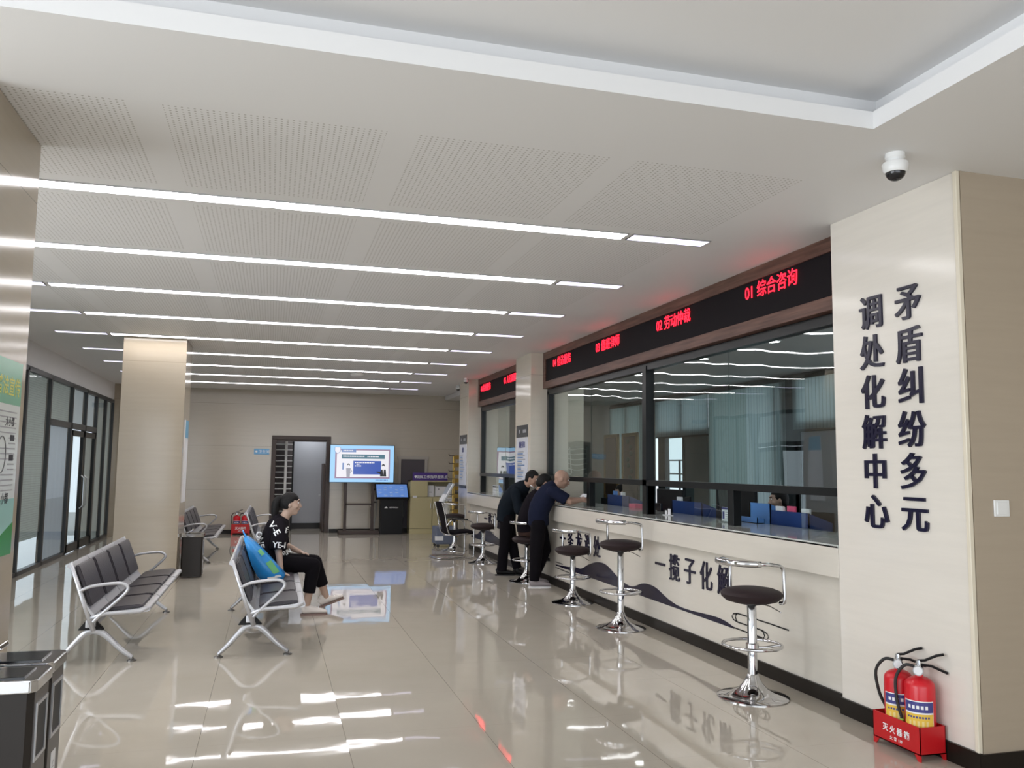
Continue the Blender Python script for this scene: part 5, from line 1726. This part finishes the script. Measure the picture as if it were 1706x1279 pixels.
# T-shirt
m = MB()
m.loft([(0.03, 9.55, 0.545), (0.03, 9.55, 0.60), (0.035, 9.55, 0.70), (0.065, 9.55, 0.83), (0.098, 9.55, 0.94), (0.125, 9.55, 1.005), (0.142, 9.55, 1.035)],
       [(0.215, 0.155), (0.215, 0.155), (0.20, 0.145), (0.195, 0.140), (0.20, 0.125), (0.14, 0.092), (0.075, 0.065)], 20, side=(0, 1, 0))
m.loft([(0.115, 9.40, 0.975), (0.11, 9.33, 0.89), (0.10, 9.255, 0.765), (0.10, 9.24, 0.705)], [0.070, 0.080, 0.088, 0.088], 16)
m.ball((0.115, 9.40, 0.965), 0.072, 0, 2)
m.loft([(0.115, 9.70, 0.975), (0.12, 9.76, 0.89), (0.138, 9.80, 0.72)], [0.070, 0.080, 0.086], 16)
m.ball((0.115, 9.70, 0.965), 0.072, 0, 2)
ts = mesh_obj('t_shirt', remesh(m, 0.010, 3), M['black_cloth'], wo)
for (tx_, sz_, cx_, cz_, an_) in (('ONE', 0.085, -0.085, 0.80, 1.35), ('V-E', 0.095, 0.055, 0.925, 0.95), ('E', 0.075, 0.185, 0.905, 0.2), ('YE-I', 0.080, 0.105, 0.765, 0.1),
                          ('ORN', 0.070, 0.165, 0.650, -0.55), ('US', 0.075, -0.04, 0.625, 0.9)):
    on_surface(ts, tx_, sz_, (cx_, 9.4, cz_), an_, 1, M['wink'], wo)
# trousers
m = MB()
m.loft([(0.03, 9.55, 0.47), (0.03, 9.55, 0.52), (0.03, 9.55, 0.60)], [(0.18, 0.13), (0.19, 0.14), (0.185, 0.13)], 18, side=(0, 1, 0))
for a_, k_, n_, h_ in ((HIP_R, KN_R, AN_R, (0.435, 9.42, 0.235)), (HIP_L, KN_L, AN_L, (0.595, 9.73, 0.265))):
    limb(m, [a_, k_], [0.10, 0.078])
    m.loft([k_, V(k_).lerp(V(h_), 0.5), h_], [0.078, 0.072, 0.066], 14)
mesh_obj('trousers', remesh(m, 0.010, 3), M['trouser'], wo)
shoe(wo, (0.385, 9.42, 0.0), (1, -0.02, 0), (0, 0, 1), M['shoe_w'], M['sole_b'], 0.92, True)
shoe(wo, (0.60, 9.74, 0.03), (0.93, 0.03, 0.33), (-0.33, 0, 0.93), M['shoe_w'], M['sole_b'], 0.92, True)

# ---------------------------------------------------------------- bald man leaning on the counter
bm_ = thing('person', 'bald person in navy T-shirt leaning on the counter holding a phone', 'person', (0, 0, 0))
HF = head_frame((3.765, 10.80, 1.435), -0.25, 0.40)
b = MB()
TOR = [(3.50, 10.99, 0.88), (3.495, 10.98, 0.96), (3.51, 10.95, 1.06), (3.555, 10.91, 1.17), (3.61, 10.87, 1.27), (3.665, 10.84, 1.335), (3.70, 10.825, 1.365)]
b.loft(TOR, [(0.155, 0.115), (0.16, 0.12), (0.16, 0.125), (0.17, 0.125), (0.185, 0.115), (0.13, 0.085), (0.06, 0.06)], 18, side=(0.25, 1, 0))
limb(b, [(3.66, 10.84, 1.33), (3.705, 10.82, 1.37), (3.735, 10.81, 1.41)], [0.064, 0.060, 0.058])
add_head(b, HF)
shn, eln, wrn = (3.60, 10.665, 1.275), (3.80, 10.56, 1.145), (3.965, 10.60, 1.165)
shf, elf, wrf = (3.70, 11.03, 1.285), (3.88, 11.02, 1.150), (4.03, 10.86, 1.165)
limb(b, [shn, eln, wrn], [0.058, 0.044, 0.029])
limb(b, [shf, elf, wrf], [0.058, 0.044, 0.029])
hand(b, wrn, (0.75, 0.35, 0.25), (0.1, -0.7, 0.7), 1.0, 0.45, -1)
hand(b, wrf, (0.45, -0.75, 0.1), (0.5, 0.3, 0.8), 1.0, 0.45, 1)
hipn, knn, ann = (3.475, 10.90, 0.86), (3.455, 10.93, 0.47), (3.43, 10.93, 0.085)
hipf, knf, anf = (3.53, 11.08, 0.86), (3.645, 11.14, 0.47), (3.535, 11.235, 0.10)
for a_, k_, n_ in ((hipn, knn, ann), (hipf, knf, anf)):
    limb(b, [a_, k_, n_], [0.085, 0.06, 0.042])
mesh_obj('body', remesh(b, 0.0075, 3), M['skin'], bm_)
face_parts(HF, bm_, 1.0)
m = MB()
m.loft([(3.50, 10.99, 0.82)]+TOR, [(0.186, 0.144), (0.182, 0.141), (0.182, 0.142), (0.18, 0.145), (0.188, 0.145), (0.205, 0.130), (0.15, 0.100), (0.080, 0.078)], 20, side=(0.25, 1, 0))
m.loft([shn, V(shn).lerp(V(eln), 0.5), V(shn).lerp(V(eln), 0.82)], [0.078, 0.082, 0.080], 16); m.ball(V(shn)-V((0.01, -0.01, 0.0)), 0.078, 0, 2)
m.loft([shf, V(shf).lerp(V(elf), 0.5), V(shf).lerp(V(elf), 0.82)], [0.078, 0.080, 0.080], 16); m.ball(shf, 0.076, 0, 2)
mesh_obj('t_shirt', remesh(m, 0.010, 3), M['navy_cloth'], bm_)
m = MB()
m.loft([(3.50, 10.99, 0.80), (3.50, 10.99, 0.92), (3.50, 10.98, 0.98)], [(0.165, 0.13), (0.168, 0.13), (0.16, 0.125)], 18, side=(0.25, 1, 0))
m.ball(hipn, 0.103, 0, 2); m.ball(hipf, 0.103, 0, 2)
m.loft([hipn, V(hipn).lerp(V(knn), .5), knn, V(knn).lerp(V(ann), .5), (3.428, 10.93, 0.085)], [0.105, 0.10, 0.088, 0.078, 0.068], 16)
m.loft([hipf, V(hipf).lerp(V(knf), .5), knf, V(knf).lerp(V(anf), .5), (3.535, 11.235, 0.12)], [0.105, 0.10, 0.086, 0.076, 0.068], 16)
mesh_obj('trousers', remesh(m, 0.010, 3), M['trouser'], bm_)
shoe(bm_, (3.385, 10.93, 0.0), (1, -0.12, 0), (0, 0, 1), M['shoe_g'], M['paper'], 1.0)
shoe(bm_, (3.475, 11.24, 0.0), (1, -0.05, 0), (0, 0, 1), M['shoe_g'], M['paper'], 0.95)
ph = thing('mobile_phone', 'white mobile phone held by the bald person at the counter', 'phone', (4.04, 10.66, 1.225), 0.3)
mt = Matrix.Rotation(-0.6, 4, 'Y')
MB().box((-0.035, -0.07, -0.004), (0.035, 0.07, 0.004), 0, 0.003, mt).build('phone_body', M['paper'], ph)
MB().box((-0.032, -0.065, -0.005), (0.032, 0.065, -0.004), 0, 0, mt).build('phone_screen', M['black_s'], ph)

# ---------------------------------------------------------------- dark haired man leaning, left of the group
lm = thing('person', 'person with short black hair in dark long-sleeved top leaning over, leftmost at counter', 'person', (0, 0, 0))
HF = head_frame((3.655, 11.78, 1.425), -0.75, 0.38)
b = MB()
TOR = [(3.375, 12.16, 0.86), (3.375, 12.15, 0.95), (3.395, 12.10, 1.05), (3.43, 12.03, 1.15), (3.49, 11.95, 1.25), (3.555, 11.87, 1.315), (3.59, 11.835, 1.345)]
b.loft(TOR, [(0.15, 0.11), (0.155, 0.115), (0.155, 0.12), (0.17, 0.12), (0.18, 0.11), (0.13, 0.085), (0.06, 0.06)], 18, side=(0.55, 0.8, 0))
limb(b, [(3.56, 11.87, 1.31), (3.60, 11.83, 1.36), (3.63, 11.80, 1.40)], [0.062, 0.056, 0.056])
add_head(b, HF)
shn, eln, wrn = (3.41, 11.80, 1.24), (3.44, 11.75, 0.97), (3.56, 11.70, 1.06)
shf, elf, wrf = (3.60, 12.06, 1.26), (3.63, 11.98, 1.01), (3.72, 11.86, 1.13)
limb(b, [shn, eln, wrn], [0.056, 0.042, 0.028])
limb(b, [shf, elf, wrf], [0.056, 0.042, 0.028])
hand(b, wrn, (0.7, -0.2, 0.5), (-0.5, -0.5, 0.6), 1.0, 0.6, -1)
hand(b, wrf, (0.8, -0.5, -0.05), (0, 0, 1), 1.0, 0.3, 1)
hipn, knn, ann = (3.36, 12.07, 0.84), (3.355, 12.16, 0.46), (3.315, 12.21, 0.09)
hipf, knf, anf = (3.41, 12.24, 0.84), (3.49, 12.24, 0.47), (3.565, 12.21, 0.10)
for a_, k_, n_ in ((hipn, knn, ann), (hipf, knf, anf)):
    limb(b, [a_, k_, n_], [0.085, 0.058, 0.042])
mesh_obj('body', remesh(b, 0.0075, 3), M['skin'], lm)
face_parts(HF, lm, 1.0)
mesh_obj('hair', remesh(hair_mesh(HF, 1.0, 'man'), 0.008, 2), M['hair'], lm)
m = MB()
m.loft([(3.37, 12.165, 0.80)]+TOR, [(0.180, 0.138), (0.178, 0.137), (0.178, 0.138), (0.176, 0.142), (0.19, 0.140), (0.20, 0.128), (0.15, 0.10), (0.078, 0.076)], 20, side=(0.55, 0.8, 0))
for a_, e_, w_ in ((shn, eln, wrn), (shf, elf, wrf)):
    m.loft([a_, V(a_).lerp(V(e_), .5), e_], [0.076, 0.070, 0.064], 14); m.ball(a_, 0.074, 0, 2); m.ball(e_, 0.063, 0, 2)
    m.loft([e_, V(e_).lerp(V(w_), .85)], [0.060, 0.048], 14)
mesh_obj('sweater', remesh(m, 0.010, 3), M['dark_cloth'], lm)
m = MB()
m.loft([(3.375, 12.16, 0.78), (3.375, 12.16, 0.90), (3.375, 12.15, 0.96)], [(0.16, 0.125), (0.163, 0.125), (0.158, 0.12)], 18, side=(0.55, 0.8, 0))
m.ball(hipn, 0.100, 0, 2); m.ball(hipf, 0.100, 0, 2)
m.loft([hipn, V(hipn).lerp(V(knn), .5), knn, V(knn).lerp(V(ann), .5), (3.325, 12.20, 0.07)], [0.10, 0.095, 0.083, 0.078, 0.076], 16)
m.loft([hipf, V(hipf).lerp(V(knf), .5), knf, V(knf).lerp(V(anf), .5), (3.565, 12.21, 0.10)], [0.10, 0.095, 0.080, 0.072, 0.066], 16)
mesh_obj('trousers', remesh(m, 0.010, 3), M['trouser'], lm)
shoe(lm, (3.265, 12.22, 0.0), (1, -0.15, 0), (0, 0, 1), M['black'], M['rubber'], 1.0)
shoe(lm, (3.535, 12.215, 0.0), (0.62, -0.78, 0), (0, 0, 1), M['black'], M['rubber'], 0.95)
MB().loft([(3.60, 11.84, 1.355), (3.625, 11.76, 1.335), (3.655, 11.73, 1.30)], [0.009, 0.012, 0.006], 6).build('shirt_collar', M['paper'], lm, True)

# ---------------------------------------------------------------- person seated on the stool between them
mm_ = thing('person', 'person in dark clothes seated on a stool between the two leaning people', 'person', (0, 0, 0))
HF = head_frame((3.70, 11.36, 1.375), -0.1, 0.55)
b = MB()
TOR = [(3.50, 11.50, 0.70), (3.49, 11.50, 0.78), (3.50, 11.48, 0.90), (3.535, 11.45, 1.02), (3.58, 11.42, 1.14), (3.62, 11.40, 1.22), (3.64, 11.39, 1.26)]
b.loft(TOR, [(0.15, 0.115), (0.155, 0.12), (0.15, 0.115), (0.16, 0.115), (0.17, 0.105), (0.13, 0.08), (0.055, 0.055)], 18, side=(0.1, 1, 0))
limb(b, [(3.625, 11.40, 1.23), (3.655, 11.38, 1.28), (3.675, 11.37, 1.33)], [0.06, 0.055, 0.055])
add_head(b, HF)
shn, eln, wrn = (3.585, 11.26, 1.16), (3.66, 11.24, 0.98), (3.83, 11.28, 1.14)
shf, elf, wrf = (3.60, 11.57, 1.16), (3.66, 11.60, 1.00), (3.84, 11.54, 1.14)
limb(b, [shn, eln, wrn], [0.054, 0.042, 0.028]); limb(b, [shf, elf, wrf], [0.054, 0.042, 0.028])
hand(b, wrn, (1, 0.2, -0.05), (0, 0, 1), 0.95, 0.3, 1); hand(b, wrf, (1, -0.3, -0.05), (0, 0, 1), 0.95, 0.3, -1)
legs = (((3.49, 11.42, 0.69), (3.655, 11.26, 0.665), (3.60, 11.24, 0.36)), ((3.49, 11.58, 0.69), (3.64, 11.72, 0.665), (3.60, 11.72, 0.36)))
for a_, k_, n_ in legs:
    limb(b, [a_, k_, n_], [0.08, 0.055, 0.04])
mesh_obj('body', remesh(b, 0.0075, 3), M['skin'], mm_)
face_parts(HF, mm_, 1.0)
mesh_obj('hair', remesh(hair_mesh(HF, 1.03, 'man'), 0.008, 2), M['hair'], mm_)
m = MB()
m.loft(TOR, [(0.185, 0.145), (0.18, 0.145), (0.17, 0.138), (0.178, 0.135), (0.19, 0.122), (0.145, 0.095), (0.075, 0.072)], 20, side=(0.1, 1, 0))
for a_, e_, w_ in ((shn, eln, wrn), (shf, elf, wrf)):
    m.loft([a_, e_], [0.072, 0.062], 14); m.ball(a_, 0.07, 0, 2); m.ball(e_, 0.061, 0, 2); m.loft([e_, V(e_).lerp(V(w_), .85)], [0.058, 0.046], 14)
mesh_obj('jacket', remesh(m, 0.010, 3), M['black_cloth'], mm_)
m = MB()
m.loft([(3.50, 11.50, 0.635), (3.50, 11.50, 0.70), (3.50, 11.50, 0.80)], [(0.165, 0.13), (0.172, 0.135), (0.16, 0.125)], 18, side=(0.1, 1, 0))
for a_, k_, n_ in legs:
    limb(m, [a_, k_], [0.088, 0.072]); m.loft([k_, n_], [0.070, 0.062], 14)
mesh_obj('trousers', remesh(m, 0.010, 3), M['brown_cloth'], mm_)
shoe(mm_, (3.555, 11.24, 0.316), (1, 0, -0.05), (0.05, 0, 1), M['black'], M['rubber'], 0.72)
shoe(mm_, (3.555, 11.73, 0.316), (1, 0, -0.05), (0.05, 0, 1), M['black'], M['rubber'], 0.72)

# ---------------------------------------------------------------- two clerks behind the counter
def clerk(x, y, z, yaw, pitch, label, m_top, s=1.0):
    t = thing('person', label, 'person', (0, 0, 0))
    HF = head_frame((x, y, z), yaw, pitch)
    fx, fy = math.cos(yaw), math.sin(yaw)
    b = MB()
    T_ = [(x-0.06*fx, y-0.06*fy, z-0.70), (x-0.06*fx, y-0.06*fy, z-0.55), (x-0.05*fx, y-0.05*fy, z-0.40), (x-0.04*fx, y-0.04*fy, z-0.26), (x-0.04*fx, y-0.04*fy, z-0.19), (x-0.03*fx, y-0.03*fy, z-0.15)]
    b.loft(T_, [(0.16, 0.12), (0.15, 0.115), (0.165, 0.12), (0.175, 0.105), (0.12, 0.08), (0.055, 0.055)], 16, side=(-fy, fx, 0))
    limb(b, [T_[-2], T_[-1], (x-0.02*fx, y-0.02*fy, z-0.08)], [0.056, 0.05, 0.05])
    add_head(b, HF)
    arms = []
    for q in (-1, 1):
        S = V((x-0.04*fx-fy*q*0.17, y-0.04*fy+fx*q*0.17, z-0.26)); E_ = S+V((0.05*fx-fy*q*0.05, 0.05*fy+fx*q*0.05, -0.25)); W_ = E_+V((0.20*fx+fy*q*0.05, 0.20*fy-fx*q*0.05, 0.07))
        limb(b, [S, E_, W_], [0.052, 0.04, 0.027]); arms.append((S, E_, W_))
        hand(b, W_, (fx, fy, -0.1), (0, 0, 1), 0.9, 0.3, -q)
    for q in (-1, 1):
        limb(b, [V((x-0.06*fx-fy*q*0.09, y-0.06*fy+fx*q*0.09, z-0.70)), V((x+0.28*fx-fy*q*0.1, y+0.28*fy+fx*q*0.1, z-0.70)), V((x+0.26*fx-fy*q*0.1, y+0.26*fy+fx*q*0.1, 0.08))], [0.08, 0.06, 0.04])
    mesh_obj('body', remesh(b, 0.009, 3), M['skin_w'], t)
    face_parts(HF, t, 1.0)
    mesh_obj('hair', remesh(hair_mesh(HF, 1.02, 'man'), 0.009, 2), M['hair'], t)
    m = MB()
    m.loft(T_, [(0.18, 0.14), (0.17, 0.135), (0.182, 0.138), (0.192, 0.12), (0.135, 0.095), (0.07, 0.068)], 16, side=(-fy, fx, 0))
    for S, E_, W_ in arms:
        m.loft([S, E_], [0.07, 0.06], 12); m.ball(S, 0.07, 0, 2); m.ball(E_, 0.059, 0, 2); m.loft([E_, E_.lerp(W_, .8)], [0.055, 0.045], 12)
    mesh_obj('shirt', remesh(m, 0.011, 3), m_top, t)
    m = MB()
    for q in (-1, 1):
        limb(m, [V((x-0.06*fx-fy*q*0.09, y-0.06*fy+fx*q*0.09, z-0.70)), V((x+0.28*fx-fy*q*0.1, y+0.28*fy+fx*q*0.1, z-0.70))], [0.10, 0.075])
        m.loft([V((x+0.28*fx-fy*q*0.1, y+0.28*fy+fx*q*0.1, z-0.70)), V((x+0.26*fx-fy*q*0.1, y+0.26*fy+fx*q*0.1, 0.12))], [0.075, 0.06], 12)
        shoe(t, (x+0.24*fx-fy*q*0.1, y+0.24*fy+fx*q*0.1, 0.0), (fx, fy, 0), (0, 0, 1), M['black'], M['rubber'], 0.95)
    mesh_obj('trousers', remesh(m, 0.011, 3), M['trouser'], t)
    cr = thing('office_chair', 'dark office chair under the ' + ('clerk behind the light blue files' if y < 9 else 'clerk left of the window mullion'), 'chair', (x-0.06*fx, y-0.06*fy, 0), yaw)
    MB().box((-0.22, -0.24, z-0.86), (0.22, 0.24, z-0.80), 0, 0.02).build('seat', M['black_cloth'], cr)
    MB().box((-0.30, -0.22, z-0.72), (-0.24, 0.22, z-0.24), 0, 0.02).build('backrest', M['black_cloth'], cr)
    MB().box((-0.28, -0.03, z-0.85), (-0.24, 0.03, z-0.6), 0, 0.005).build('back_post', M['black'], cr)
    MB().tube([(0, 0, 0.06), (0, 0, z-0.85)], 0.025, 10).build('column', M['black'], cr)
    for k in range(5):
        a = k*2*PI/5
        MB().tube([(0, 0, 0.09), (0.28*math.cos(a), 0.28*math.sin(a), 0.045)], 0.016, 8).build('base_arm', M['black'], cr)
    return t
clerk(5.62, 8.56, 1.25, PI-0.45, 0.15, 'person with dark fringe behind the light blue files in office', M['navy_cloth'])
clerk(5.55, 12.95, 1.20, PI-0.2, 0.35, 'person in a white top bent behind the left navy file holder', M['paper'])
